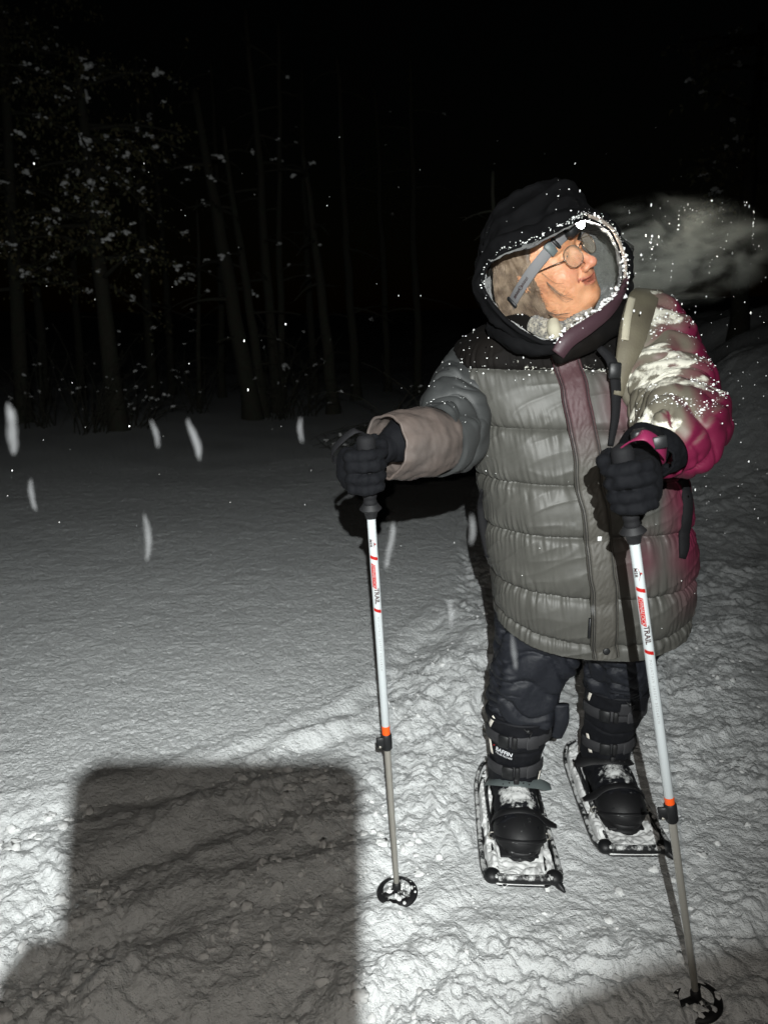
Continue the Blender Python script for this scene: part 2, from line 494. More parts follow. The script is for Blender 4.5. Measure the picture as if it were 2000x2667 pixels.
df.inputs['Base Color'].default_value = (.80, .66, .50, 1); df.inputs['Roughness'].default_value = .12  # cream base colour stands in for glare on the lens
tr.inputs[0].default_value = (.98, .97, .95, 1); mx.inputs[0].default_value = .10
nt.links.new(tr.outputs[0], mx.inputs[1]); nt.links.new(df.outputs[0], mx.inputs[2]); nt.links.new(mx.outputs[0], o_.inputs[0])
M['lens'] = m
m = bpy.data.materials.new('loose_snow'); m.use_nodes = True
nt = m.node_tree; nt.nodes.clear()
o_ = nt.nodes.new('ShaderNodeOutputMaterial'); mx = nt.nodes.new('ShaderNodeMixShader'); tr = nt.nodes.new('ShaderNodeBsdfTransparent'); df = nt.nodes.new('ShaderNodeBsdfDiffuse')
df.inputs[0].default_value = (.8, .82, .84, 1)
lw_ = nt.nodes.new('ShaderNodeLayerWeight'); lw_.inputs[0].default_value = .5
mr_ = nt.nodes.new('ShaderNodeMapRange'); mr_.inputs[1].default_value = 0; mr_.inputs[2].default_value = .75; mr_.inputs[3].default_value = .018; mr_.inputs[4].default_value = 0
nt.links.new(lw_.outputs['Facing'], mr_.inputs[0]); nt.links.new(mr_.outputs[0], mx.inputs[0])
nt.links.new(tr.outputs[0], mx.inputs[1]); nt.links.new(df.outputs[0], mx.inputs[2]); nt.links.new(mx.outputs[0], o_.inputs[0])
M['flake'] = m

# ================================================================ SNOW GROUND
EDGE = np.array([(-6, .8), (-1.07, 1.86), (-.47, 2.13), (-.10, 2.52), (.12, 3.1), (.30, 3.5), (.42, 4.1), (.75, 6), (1.6, 10), (4, 30)], float)
def edge_dist(x, y):
    """signed distance to the crust edge: positive on the untouched powder"""
    best = np.full(np.shape(x), 1e9); sg = np.ones(np.shape(x))
    for a, b in zip(EDGE[:-1], EDGE[1:]):
        d = b - a
        t = np.clip(((x - a[0]) * d[0] + (y - a[1]) * d[1]) / d.dot(d), 0, 1)
        q = np.hypot(x - a[0] - t * d[0], y - a[1] - t * d[1])
        cr = d[0] * (y - a[1]) - d[1] * (x - a[0])
        m = q < best
        best = np.where(m, q, best); sg = np.where(m, np.sign(cr), sg)
    return best * sg
SHOES = [(.345, 1.85), (.638, 1.955)]
def height(x, y):
    x = np.asarray(x, float); y = np.asarray(y, float)
    wob = .03 * pn(x * 3, y * 3, 0, 3) + .02 * pn(x * 11, y * 11, 0, 4)
    d = edge_dist(x, y) + wob
    pw = sst(-.05, .04, d)
    near = 1 - sst(6, 14, np.hypot(x, y))
    h = pw * (.024 + .012 * pn(x * 1.3, y * 1.3, 0, 5) + .004 * pn(x * 9, y * 9, 0, 6) + near * (.0022 * pn(x * 30, y * 30, 0, 7) - .0075 * np.maximum(pn(x * 62, y * 50, 0, 8) - .08, 0) - .0060 * np.maximum(pn(x * 110, y * 90, 0, 18) - .1, 0)))
    # wind lip left of the crust edge
    h = h + .006 * np.exp(-((d - .06) / .03)**2)
    # packed and trampled snow: rounded clods parted by sharp creases
    bil = lambda f, s: np.abs(pn(x * f + .4 * pn(x * 5, y * 5, 0, 9), y * f * .9, 0, s))
    lump = .034 * bil(4.5, 11) + .026 * bil(10, 12) + .020 * bil(20, 13) + .012 * bil(41, 14) + .005 * bil(85, 15)
    u = x * .86 + y * .5; v = -x * .5 + y * .86           # ski and snowshoe drag marks run up to the right
    drag = .045 * pn(u * 1.3, v * 5.5, 0, 21) + .020 * pn(u * 3, v * 12, 0, 22)
    lw = sst(.25, -.35, x) * .9 + .25
    patch = .45 + .55 * sst(-.25, .3, pn(x * 2.1, y * 2.1, 0, 24))
    tr = (1 - pw) * ((lump * (patch) + drag * lw) * near - .01)
    calm = np.zeros_like(x)
    for sx, sy in SHOES:
        calm = np.maximum(calm, np.exp(-(((x - sx) / .13)**4 + ((y - sy) / .32)**4)))
    h = h + tr * (1 - .75 * calm) - calm * .012
    # knocked-up heap beside her right leg, and drifts further out
    h = h + .10 * np.exp(-(((x - .42) / .16)**2 + ((y - 3.1) / .35)**2)) + .05 * np.exp(-(((x - .25) / .12)**2 + ((y - 2.75) / .2)**2)) * (1 + .4 * pn(x * 14, y * 14, 0, 31))
    far = sst(4, 12, y)
    h = h + far * (.10 * pn(x * .22, y * .22, 0, 41) + .035 * np.maximum(x + 2, 0))
    # snowbank ploughed up on the right
    h = h + 1.45 * sst(1.3, 4.6, x + .35 * pn(y * .5, 1, 0, 44)) * sst(4.2, 7.2, y) * (1 - .3 * sst(9, 16, y)) * (1 + .12 * pn(x * 1.5, y * 1.5, 0, 43))
    h = h + np.where(np.hypot(x, y) > 30, (np.hypot(x, y) - 30) * .03, 0)
    return h
az = np.concatenate([np.linspace(-180, -48, 40)[:-1], np.linspace(-48, 46, 720), np.linspace(46, 180, 40)[1:-1]])
rad = np.concatenate([[.05, .3, .6], np.geomspace(.85, 8, 760), np.geomspace(8.1, 600, 160)])
A_, R_ = np.meshgrid(np.radians(az), rad)
GX, GY = R_ * np.sin(A_), R_ * np.cos(A_)
GZ = height(GX, GY)
GV = np.stack([GX, GY, GZ], -1).reshape(-1, 3)
g = obj('snow_ground', GV, grid_faces(len(rad), len(az), True, flip=True), M['snow'])
g['kind'] = 'structure'

def on(x, y, dz=0.0): return np.array([x, y, float(height(np.array([x]), np.array([y]))[0]) + dz])
# loose crumbs of broken snow lying on the trampled part
n = 3600
cx = rng.uniform(-1.3, 1.5, n); cx[2600:] = rng.uniform(-1.1, .1, 1000); cy = rng.uniform(1.0, 4.2, n); cy[2600:] = rng.uniform(1.1, 2.1, 1000)
dd = edge_dist(cx, cy)
cl = pn(cx * 2.6, cy * 2.6, 0, 61)
k = (dd < -.04) & (cl > -.05) & ~((abs(cx - .345) < .12) & (abs(cy - 1.85) < .3)) & ~((abs(cx - .61) < .12) & (abs(cy - 1.98) < .3))
cx, cy = cx[k], cy[k]
cr = .0025 + .011 * rng.random(len(cx)) ** 5
big = rng.random(len(cx)) < .05
big = big | ((rng.random(len(cx)) < .10) & (cx < 0) & (cy < 2.1))
cr[big & (cx < .0)] = .007 + .014 * rng.random((big & (cx < 0)).sum()) ** 2
kb = np.hypot(cx - .03, cy - 1.58) > .07; cx, cy, cr = cx[kb], cy[kb], cr[kb]
V, F = crumbs(np.column_stack([cx, cy, height(cx, cy) + cr * .05]), cr, 2, .45, .7)
V = V + .35 * np.repeat(cr, len(ICO2[0]))[:, None] * np.stack([pn(V[:, 0] * 70, V[:, 1] * 70, V[:, 2] * 70, s_) for s_ in (401, 402, 403)], -1)
c = obj('snow_clods', V, F, M['crumb']); c['kind'] = 'stuff'
c['label'] = 'small loose clods of broken snow on the trampled ground'; c['category'] = 'snow clods'

# ================================================================ NIGHT FOREST
def clump_load(SP, SR, t):
    # each load is a slumped row of small lumps along the bough
    P, R = [], []
    for p, r in zip(SP, SR):
        a = rng.uniform(0, 6.28); d = np.array([math.cos(a), math.sin(a) * .5, -.25])
        for q in np.linspace(-1, 1, 6):
            P.append(np.asarray(p) + d * q * r * 1.1 + [0, 0, -.35 * r * q * q] + rng.normal(size=3) * r * .22); R.append(r * (.62 - .3 * abs(q)) * rng.uniform(.6, 1.15))
    V, F = crumbs(P, R, 1, .45, .7); s = obj('snow_load', V, F, M['crumb'], t); s['kind'] = 'stuff'
def limb(mb, p, d, L, r, nseg=5, droop=.0, n=7, wob=.06):
    P = [np.array(p, float)]; d = np.array(d, float) / np.linalg.norm(d)
    for i in range(n - 1):
        d = d + rng.normal(size=3) * wob + np.array([0, 0, -droop]); d /= np.linalg.norm(d)
        P.append(P[-1] + d * L / (n - 1))
    P = np.array(P)
    V, F = tube(P, np.linspace(r, r * .25, n), nseg); mb.add(V, F)
    return P
def leaf_fan(mb, c, s, k):
    """leaf-sized faces around a point"""
    for _ in range(k):
        p = c + rng.normal(size=3) * s * np.array([1, 1, .6]); a = rng.normal(size=3); a /= np.linalg.norm(a)
        b = np.cross(a, rng.normal(size=3)); b /= np.linalg.norm(b); l = rng.uniform(.03, .07); ww = l * .35
        q = np.array([p, p + a * l * .5 + b * ww, p + a * l, p + a * l * .5 - b * ww]); q[:, 2] -= np.array([0, .004, .02, .004])
        mb.add(q, [(0, 1, 2, 3)])
def tree(name, base, top, r, nb, bl, leafy, snowy, label, lo=.2, cat='tree', grp=None, spruce=False):
    base = np.array(base, float); top = np.array(top, float)
    t = empty(name, base, label, cat, grp)
    n = 14
    P = base + (top - base) * np.linspace(0, 1, n)[:, None]
    P[1:, :2] += np.cumsum(rng.normal(size=(n - 1, 2)) * .018 * np.linalg.norm(top - base) / 8, axis=0)
    P[0, 2] -= .15
    rr = np.linspace(r, r * .3, n); rr[0] *= 1.35
    V, F = tube(P, rr, 14, 40, disp=lambda s, th: r * .10 * pn(np.cos(th) * 2.2 + 0 * s, np.sin(th) * 2.2 + 0 * s, s * 2.0, 51))
    obj('trunk', V, F, M['bark'], t)
    br = MB(); lf = MB(); SP = []; SR = []
    for i in range(nb):
        f = rng.uniform(lo, .98) if not spruce else lo + (1 - lo) * ((i + .5) / nb)
        p = np.array([np.interp(f, np.linspace(0, 1, n), P[:, j]) for j in range(3)])
        a = rng.uniform(0, 2 * np.pi)
        ln = bl * rng.uniform(.5, 1.1) * ((1.1 - f) if spruce else 1)
        Q = limb(br, p, (math.cos(a), math.sin(a), rng.uniform(-.15, .5)), ln, r * .22 + .004, droop=.10 if snowy else .02)
        for q in Q[2:]:
            if leafy: leaf_fan(lf, q, .10, leafy)
            if leafy or rng.random() < .4:
                for _ in range(2):
                    Q2 = limb(br, q, rng.normal(size=3) * (1, 1, .4), ln * .3, .004, 3, .05, 4, .15)
                    if leafy: leaf_fan(lf, Q2[-1], .06, leafy // 2 + 1)
                    if snowy and rng.random() < snowy * .5: SP.append(Q2[-1] + [0, 0, .02]); SR.append(rng.uniform(.02, .06))
            if snowy and rng.random() < snowy:
                SP.append(q + [0, 0, .025]); SR.append(rng.uniform(.03, .10) * rng.uniform(.4, 1))
    br.out('branches' if not leafy else 'boughs', M['bark'], t)
    if leafy:
        c = lf.out('crown', M['leaf'], t, smooth=False); c['kind'] = 'stuff'
    if SP:
        clump_load(SP, SR, t)
    return t
def tb(px, py, Y):
    p = W(px, py, Y); p[2] = float(height(np.array([p[0]]), np.array([p[1]]))[0]); return p
GR = 'snow-dusted trees at the back of the snowfield'
tree('snowy_tree', tb(308, 1090, 10.5), W(215, 120, 10.8), .13, 34, 1.25, 9, .30, 'big leafy evergreen with snow clumps on its boughs, furthest left trunk in the dark', .38, grp=GR)
tree('snowy_tree', tb(60, 1060, 11.5), W(15, -160, 11.5), .12, 30, 1.3, 9, .16, 'evergreen cut off by the left edge of the photo with small snow clumps', .25, grp=GR)
tree('bare_tree', tb(660, 1080, 12), W(500, 230, 12.4), .15, 14, .9, 0, .07, 'thick bare trunk leaning left with short snowy twigs near its foot', .1, grp=GR)
tree('bare_tree', tb(690, 1070, 12.3), W(588, 330, 12.6), .095, 12, .8, 0, .06, 'thinner trunk standing right beside the thick leaning trunk', .15, grp=GR)
tree('bare_tree', tb(722, 1052, 13), W(640, 20, 13.2), .10, 12, .9, 0, .05, 'tall slim trunk reaching almost the top of the photo', .3, grp=GR)
tree('bare_tree', tb(735, 1050, 13.6), W(725, 60, 13.8), .075, 10, .8, 0, .04, 'very slim upright trunk directly behind the sapling thicket', .3, grp=GR)
tree('bare_tree', tb(868, 1035, 12.6), W(795, 400, 13), .11, 12, .8, 0, .06, 'lone bare trunk leaning left, nearest to the photographer side of the brush pile', .12, grp=GR)
tree('bare_tree', tb(520, 1062, 13.5), W(515, 520, 13.5), .05, 16, .7, 0, .08, 'twiggy young tree with an orange-brown tint between the evergreen and the leaning trunks', .12, grp=GR)
tree('bare_tree', tb(1312, 960, 7.5), W(1285, 445, 7.6), .045, 8, .45, 0, .14, 'thin snow-capped tree rising behind the hood', .45, grp=GR)
tree('bare_tree', tb(1930, 800, 8.5), W(1985, 60, 8.8), .10, 16, 1.0, 5, .2, 'dark tree with snowy boughs at the upper right edge', .35, grp=GR)
# far dark trunks that close the view
for i, (px, Y, rr) in enumerate([(120, 15, .1), (215, 16, .09), (400, 15.5, .11), (450, 17, .09), (580, 16, .08), (820, 16.5, .09), (930, 15, .10), (1010, 17, .08), (1090, 15.5, .09)]):
    tree('far_trunk', tb(px, 1040, Y), W(px - 60 + 12 * (i % 3) + (px - 600) * .03, 150, Y + .4), rr, 8, 1.1, 0, .04, ['faint far trunk at the left behind the evergreens', 'faint far trunk right of the left-edge evergreen', 'faint far trunk between evergreen and young twiggy tree', 'faint far trunk left of the twiggy young tree', 'faint far trunk just left of the thick leaning trunk', 'faint far trunk left of the lone leaning trunk', 'faint far trunk above the left trekking pole', 'faint far trunk over the brush pile', 'faint far trunk nearest her hood'][i], .25, grp='faint far trunks in the black forest')
# snow-capped shrubs at the edge of the field
def shrub(px, py, Y, hgt, nst, lean, label, snow=.25):
    b = tb(px, py, Y); t = empty('bare_shrub', b, label, 'shrub', 'bare shrubs along the forest edge')
    mb = MB(); SP = []; SR = []
    for i in range(nst):
        a = rng.uniform(0, 6.28)
        Q = limb(mb, b + rng.normal(size=3) * (.12, .12, 0), (math.cos(a) * .4 + lean, math.sin(a) * .3, 1), hgt * rng.uniform(.5, 1.1), .008, 4, .06 + abs(lean) * .1, 9, .10)
        for q in Q[3:]:
            if rng.random() < .6: limb(mb, q, rng.normal(size=3), hgt * .2, .004, 3, .04, 4, .2)
            if rng.random() < snow * .35: SP.append(q + [0, 0, .015]); SR.append(rng.uniform(.010, .034))
    mb.out('stems', M['bark'], t)
    if SP:
        clump_load(SP, SR, t)
shrub(245, 1045, 10.2, 1.5, 30, 0, 'dense snowy shrub at the foot of the big evergreen')
shrub(355, 1010, 10.8, .9, 16, .3, 'low snow-covered shrub right of the big evergreen trunk', .6)
shrub(725, 1040, 12, 1.6, 26, 0, 'sapling thicket right of the two leaning trunks')
shrub(790, 1035, 12.4, 1.2, 18, .2, 'small bare shrub between thicket and lone trunk')
shrub(510, 1050, 12.6, 1.2, 14, 0, 'small bare shrub left of the thick leaning trunk')
shrub(100, 1045, 10.8, 1.3, 18, 0, 'bare shrub near the left edge of the photo')
shrub(1000, 1000, 9.0, 1.4, 26, .9, 'brush pile of bent stems left of her shoulder, left half', .4)
shrub(1110, 975, 8.4, 1.3, 26, -.9, 'brush pile of bent stems directly behind her shoulder, right half', .4)

# ================================================================ THE WOMAN
PR = empty('person', (.48, 1.90, 0), 'woman in a grey and magenta hooded puffer parka, wearing headlamp and glasses', 'person')
def loc(X, Y, Z):
    dx, dy, dz = X - HO[0], Y - HO[1], Z - HO[2]
    return dx * HE[0] + dy * HE[1] + dz * HE[2], dx * HF[0] + dy * HF[1] + dz * HF[2], dx * HU[0] + dy * HU[1] + dz * HU[2]
def head_sdf(X, Y, Z):
    x, y, z = loc(X, Y, Z); a = np.abs(x)
    d = ell(x, y, z, (0, -.012, .032), (.074, .096, .086))
    d = smin(d, ell(x, y, z, (0, .028, -.030), (.060, .062, .080)), .03)
    d = smin(d, ell(x, y, z, (0, .028, -.080), (.050, .052, .040)), .03)
    d = smin(d, ell(a, y, z, (.036, .055, -.038), (.027, .030, .030)), .02)        # full cheeks
    d = smin(d, ell(a, y, z, (.030, .050, -.078), (.022, .026, .022)), .02)        # jowls
    d = smin(d, ell(x, y, z, (0, .074, -.102), (.020, .017, .016)), .018)          # chin
    d = smin(d, ell(x, y, z, (0, .030, -.112), (.044, .045, .026)), .025)          # soft throat
    d = smin(d, cap(x, y, z, (0, .0, -.095), (0, -.045, -.20), .056, .062), .03)   # neck
    d = smin(d, ell(a, y, z, (.030, .079, .022), (.026, .012, .009)), .012)        # brow
    d = smax(d, -ell(a, y, z, (.031, .101, .000), (.018, .018, .013)), .012)       # sockets
    d = smin(d, ell(a, y, z, (.031, .079, .001), (.0145, .0115, .0105)), .004)     # lids
    d = smax(d, -ell(a, y, z, (.031, .0935, -.0005), (.0115, .006, .0032)), .002)  # eye slit
    d = smin(d, cap(x, y, z, (0, .086, .004), (0, .113, -.036), .0065, .0105), .010)   # nose
    d = smin(d, ell(x, y, z, (0, .113, -.040), (.0115, .0105, .0100)), .006)
    d = smin(d, ell(a, y, z, (.0120, .101, -.044), (.0075, .010, .0075)), .005)    # nostril wings
    d = smax(d, -ell(a, y, z, (.0060, .106, -.0525), (.0035, .005, .0045)), .002)
    d = smin(d, ell(x, y, z, (0, .082, -.066), (.026, .014, .016)), .012)          # mouth mound
    sm = a * a * 11; ym = y + a * a * 17                                                                # corners of a smile lift
    d = smin(d, ell(x, ym, z - sm, (0, .0935, -.0645), (.031, .0065, .0040)), .004)
    d = smin(d, ell(x, ym, z - sm, (0, .0925, -.0785), (.026, .0065, .0046)), .004)
    d = smax(d, -ell(x, ym, z - sm, (0, .095, -.0710), (.029, .014, .0042)), .0015)
    # smile line from nose wing to mouth corner, and the crease under the lower lip
    d = smax(d, -(np.abs(cap(a, y, z, (.018, .096, -.040), (.039, .072, -.072), .0016)) - .0006), .006)
    d = smax(d, -cap(a, y, z, (.039, .072, -.078), (.036, .066, -.092), .0012), .006)
    d = smax(d, -ell(x, y, z, (0, .0935, -.091), (.016, .004, .003)), .006)
    d = smin(d, ell(a, y, z, (.076, -.010, -.010), (.008, .018, .030)), .006)      # ears
    return d
lo = HO - [.16, .16, .25]; hi = HO + [.16, .16, .15]
V1, F1 = nets(head_sdf, lo, hi, .0024)
V1 = relax(V1, F1, 1, .4)
x, y, z = loc(V1[:, 0], V1[:, 1], V1[:, 2])
N1 = vnormals(V1, F1)
# fine wrinkles: crow's feet, cheeks, forehead, neck
wr = .0018 * (1 - np.abs(pn(x * 60, y * 60, z * 220, 71)))**4 * sst(.03, .07, np.abs(x)) + .0012 * (1 - np.abs(pn(x * 25, y * 25, z * 210, 72)))**4 * sst(.03, .06, z) + .0011 * pn(x * 55, y * 55, z * 55, 73)
V1 = V1 - N1 * wr[:, None]
a = np.abs(x)
rosy = np.exp(-(((a - .038) / .025)**2 + ((z + .035) / .022)**2)) * .35 + .55 * np.exp(-((a / .014)**2 + ((z + .038) / .018)**2)) * (y > .09)
zz = z - a * a * 11
lip = (np.exp(-(((zz + .0650) / .0036)**2)) * (a < .030) + np.exp(-(((zz + .0780) / .0042)**2)) * (a < .026) + 2 * np.exp(-(((zz + .0712) / .003)**2)) * (a < .028)) * (y > .065)
# the rest of the one continuous body, under the clothes
SHL, SHR = np.array([.205, 1.90, 1.215]), np.array([.600, 1.86, 1.285])
ELL, ELR = np.array([.145, 1.70, 1.075]), np.array([.625, 1.60, 1.130])
WRL, WRR = np.array([.105, 1.635, 1.080]), np.array([.560, 1.450, 1.128])
def body_sdf(X, Y, Z):
    d = chain(X, Y, Z, [(.385, 1.875, 1.33), (.40, 1.89, 1.22), (.45, 1.88, 1.02), (.51, 1.88, .82)], [.055, .10, .12, .13], .05)
    d = smin(d, chain(X, Y, Z, [SHL + [.03, 0, -.03], ELL, WRL], [.040, .034, .018], .02), .04)
    d = smin(d, chain(X, Y, Z, [SHR + [-.02, 0, -.03], ELR, WRR], [.040, .034, .018], .02), .04)
    d = smin(d, cap(X, Y, Z, SHL + [.04, 0, -.03], SHR + [-.04, 0, -.03], .045), .05)
    d = smin(d, chain(X, Y, Z, [(.46, 1.90, .78), (.385, 1.872, .44), (.362, 1.91, .10)], [.075, .045, .034], .02), .04)
    d = smin(d, chain(X, Y, Z, [(.58, 1.92, .78), (.645, 1.945, .44), (.642, 2.01, .10)], [.075, .045, .034], .02), .04)
    return d
V2, F2 = nets(body_sdf, (-.02, 1.25, .0), (.80, 2.15, 1.45), .014)
BV = np.vstack([V1, V2]); BF = np.vstack([F1, F2 + len(V1)])
z0 = np.zeros(len(V2))
body = obj('body', BV, BF, M['skin'], PR, attr={'rosy': np.concatenate([rosy, z0]), 'lip': np.concatenate([np.clip(lip, 0, 1) * .75, z0])})
for s in (-1, 1):
    V, F = crumbs([HL(s * .031, .0755, .000)], [.0125], 2, 0); obj('eye', V, F, M['eyewhite'], body)
    V, F = crumbs([HL(s * .031, .0815, .0005) + HF * .001], [.0068], 2, 0); obj('iris', V, F, M['iris'], body)

# ---- hair: many fine strands
mb = MB()
def strand(pts, r=.0011, sd=.0):
    P = np.array([HL(*p) for p in pts]) + rng.normal(size=3) * sd
    V, F = tube(P, np.linspace(r, r * .4, len(P)), 3, 9, cap=False); mb.add(V, F)
for i in range(1300):
    s = -1 if i % 4 else 1
    t0 = rng.uniform(0, 1)
    a0 = rng.uniform(-1.1, 1.25)      # along the hairline, front to back
    y0 = .008 - .095 * (a0 + 1.1) / 2.35 + rng.normal() * .004
    z0_ = .075 - .03 * abs(a0)
    fl = rng.uniform(0, 1)
    l = rng.uniform(.05, .16)
    j = rng.normal() * .005
    strand([(s * .048, y0 + .022, z0_ + .035), (s * (.071 + .004 * fl), y0 + .006 + j, z0_ - .02), (s * (.077 + .005 * fl), y0 - .006 + j, z0_ - .02 - l * .45), (s * (.077 + .008 * fl), y0 - .004 + 1.5 * j, z0_ - .02 - l * .8), (s * (.070 + .008 * fl), y0 + .002 + rng.normal() * .008, z0_ - .02 - l)], rng.uniform(.0006, .0013))
for i in range(9):                    # the lock that swings forward over the cheek
    j = rng.normal(size=3) * (.002, .004, .004)
    strand([(-.072, .022 + j[1], .020), (-.081, .010 + j[1], -.025), (-.081, .006 + j[1], -.065 + j[2]), (-.072 + j[0], .016 + j[1], -.092 + j[2]), (-.057 + j[0], .038 + 2 * j[1], -.104 + 2 * j[2])], rng.uniform(.0005, .0009))
for i in range(40):                    # wisps low on the neck
    j = rng.normal(size=3) * .006
    strand([(-.078, .006 + j[1], -.060), (-.082, .000 + j[1], -.10), (-.072 + j[0], .006 + j[1], -.135 + j[2]), (-.060 + j[0], .018 + j[1], -.150 + j[2])], .0011)
for i in range(8):                    # stray fine hairs over cheek and forehead
    u = rng.uniform(0, 1)
    strand([(-.075, .045, .01 - .05 * u), (-.070, .058, -.02 - .06 * u), (-.058, .070, -.035 - .05 * u + rng.normal() * .01)], .0005)
h = mb.out('hair', M['hair'], body); h['kind'] = 'stuff'
# hair mass under the strands
def hair_sdf(X, Y, Z):
    x, y, z = loc(X, Y, Z); a = np.abs(x)
    d = ell(x, y, z, (0, -.018, .030), (.080, .098, .090))
    d = smin(d, ell(a, y, z, (.060, -.032, -.045), (.018, .038, .070)), .02)
    return smax(d, (y - .030) + .5 * np.maximum(-z, 0) - .5 * np.maximum(z - .03, 0) - .2 * np.maximum(z - .07, 0) * 0, .01)
V, F = nets(hair_sdf, HO - .15, HO + .15, .004)
Nn = vnormals(V, F); x, y, z = loc(V[:, 0], V[:, 1], V[:, 2])
V = V - Nn * (.0035 * np.abs(pn(y * 160, x * 60, z * 18, 77)))[:, None]
obj('hair_mass', V, F, M['hair'], body)

# ---- glasses
GLS = empty('glasses', HL(0, .105, 0)); GLS.parent = PR; GLS.location = HL(0, .105, 0) - org(PR)
ROOT[GLS.name] = HL(0, .105, 0)
def og(V): return V
def gl(name, V, F, m): return obj(name, V, F, m, GLS)
tilt = -.10
for s in (-1, 1):
    C = []
    for t in np.linspace(0, 2 * np.pi, 41)[:-1]:
        cxx = .0245 * np.sign(math.cos(t)) * abs(math.cos(t)) ** .85; czz = .0225 * np.sign(math.sin(t)) * abs(math.sin(t)) ** .85
        C.append(HL(s * .034 + cxx, .1065 + tilt * czz - abs(s * .034 + cxx) * .18 + .004, czz - .006))
    C = np.array(C)
    V, F = tube(np.vstack([C, C[:1]]), .00095, 6, cap=False); gl('rim', V, F, M['wire'])
    cc = C.mean(0); V = np.vstack([C, cc + HF * .0012]); F = [(i, (i + 1) % 40, 40) for i in range(40)]
    V2_ = np.vstack([V, V + HF * .0009]); F2_ = F + [(a_ + 41, c_ + 41, b_ + 41) for a_, b_, c_ in [(f[0], f[1], f[2]) for f in F]]
    gl('lens', V2_, F2_, M['lens'])
    V, F = tube([HL(s * .0585, .0985, -.002), HL(s * .066, .094, .000), HL(s * .074, .080, .003), HL(s * .079, .03, .004), HL(s * .079, -.01, -.004)], .0012, 6, 24); gl('temple_arm', V, F, M['wire'])
    V, F = crumbs([HL(s * .060, .0985, -.001)], [.0024], 1, 0); gl('hinge', V, F, M['wire'])
V, F = tube([HL(-.010, .1085, .004), HL(-.005, .1125, .008), HL(.005, .1125, .008), HL(.010, .1085, .004)], .0011, 6, 14); gl('bridge', V, F, M['wire'])

# ---- headlamp worn on her forehead
HLM = empty('headlamp', HL(0, .11, .05)); HLM.parent = PR; HLM.location = HL(0, .11, .05) - org(PR); ROOT[HLM.name] = HL(0, .11, .05)
P = []; Nn = []
for t in np.linspace(0, 2 * np.pi, 60):
    cx_, cy_ = math.cos(t), math.sin(t)
    zc = .040 - (.0 + .105 * (1 - (cy_ * .5 + .5)) ** 1.1)
    P.append(HL(.0925 * cx_, .108 * cy_ - .012, zc)); Nn.append(HE * cx_ + HF * cy_)
P = np.array(P)
Tn = np.gradient(P, axis=0); 
V, F = ribbon(P, np.array(Nn), .0235, .0022); obj('head_band', V, F, M['band'], HLM)
def on_band(t, out=.0025):
    c, s_ = math.cos(t), math.sin(t)
    return HL((.0925 + out) * c, (.108 + out) * s_ - .012, .040 - .105 * (1 - (s_ * .5 + .5)) ** 1.1), HE * c + HF * s_
def band_frame(t):
    p, n = on_band(t); q, _ = on_band(t + .02)
    T = (q - p) / np.linalg.norm(q - p); n = n - T * n.dot(T); n /= np.linalg.norm(n)
    return p, T, np.cross(n, T), n
for t, wd in ((2.18, .018), (3.52, .010)):
    p, T, B, n_ = band_frame(t)
    V, F = box(p, (wd, .031, .006), [T, B, n_], .002); obj('band_buckle', V, F, M['greystrap'] if wd > .015 else M['plastic'], HLM)
p, T, B, n_ = band_frame(2.18)
V, F = box(p - T * .015, (.008, .029, .006), [T, B, n_], .002); obj('band_slider', V, F, M['plastic'], HLM)
# small worn print on the band: a ring mark between two short runs of strokes
mb = MB()
for i, t in enumerate(np.linspace(2.86, 3.36, 22)):
    p, T, B, n_ = band_frame(t)
    if 9 <= i <= 11:
        if i == 10:
            th_ = np.linspace(0, 2 * np.pi, 17); V, F = tube([p + T * .0045 * math.cos(k_) + B * .0045 * math.sin(k_) for k_ in th_], .0006, 4, cap=False); mb.add(V, F)
            V, F = box(p, (.004, .0009, .0008), [T, B, n_]); mb.add(V, F)
        continue
    V, F = box(p + B * (.0006 * (i % 3 - 1)), (.0010, .0060 - .002 * (i % 2), .0008), [T, B, n_]); mb.add(V, F)
    if i % 2: V, F = box(p + B * .0022 + T * .001, (.0026, .0010, .0008), [T, B, n_]); mb.add(V, F)
mb.out('band_print', M['ink'], HLM)
V, F = box(HL(0, .113, .044), (.056, .026, .034), [HE, HF, HU], .008); obj('lamp_housing', V, F, M['plastic'], HLM)
V, F = tube([HL(0, .120, .048), HL(0, .132, .048)], [.0165, .0175], 24, ref=HU); obj('bezel', V, F, M['plastic'], HLM)
V, F = tube([HL(0, .1325, .048), HL(0, .1345, .048), HL(0, .1365, .048)], [.0155, .0145, .010], 24, ref=HU); obj('lit_lens', V, F, M['lens_glow'], HLM)

# ---- parka: torso shell
JK = empty('parka', (.48, 1.86, .9)); JK.parent = PR; JK.location = np.array([.48, 1.86, .9]) - org(PR); ROOT[JK.name] = np.array([.48, 1.86, .9])
KZ = np.array([  # z, cx, cy, half width, half depth
    (.585, .531, 1.865, .236, .172), (.62, .528, 1.863, .237, .176), (.72, .518, 1.86, .242, .184), (.85, .500, 1.86, .244, .188), (.97, .479, 1.86, .242, .186),
    (1.10, .452, 1.862, .242, .178), (1.20, .426, 1.868, .250, .162), (1.26, .408, 1.872, .232, .146), (1.305, .395, 1.876, .180, .125), (1.34, .388, 1.88, .120, .110), (1.365, .385, 1.88, .100, .10)])
SEAMS = np.array([.618, .716, .853, .972, 1.096, 1.225])
nz, nt_ = 330, 420
Q = spline(KZ[:, [1, 2, 0, 3, 4]], nz)
th = np.linspace(0, 2 * np.pi, nt_, endpoint=False)
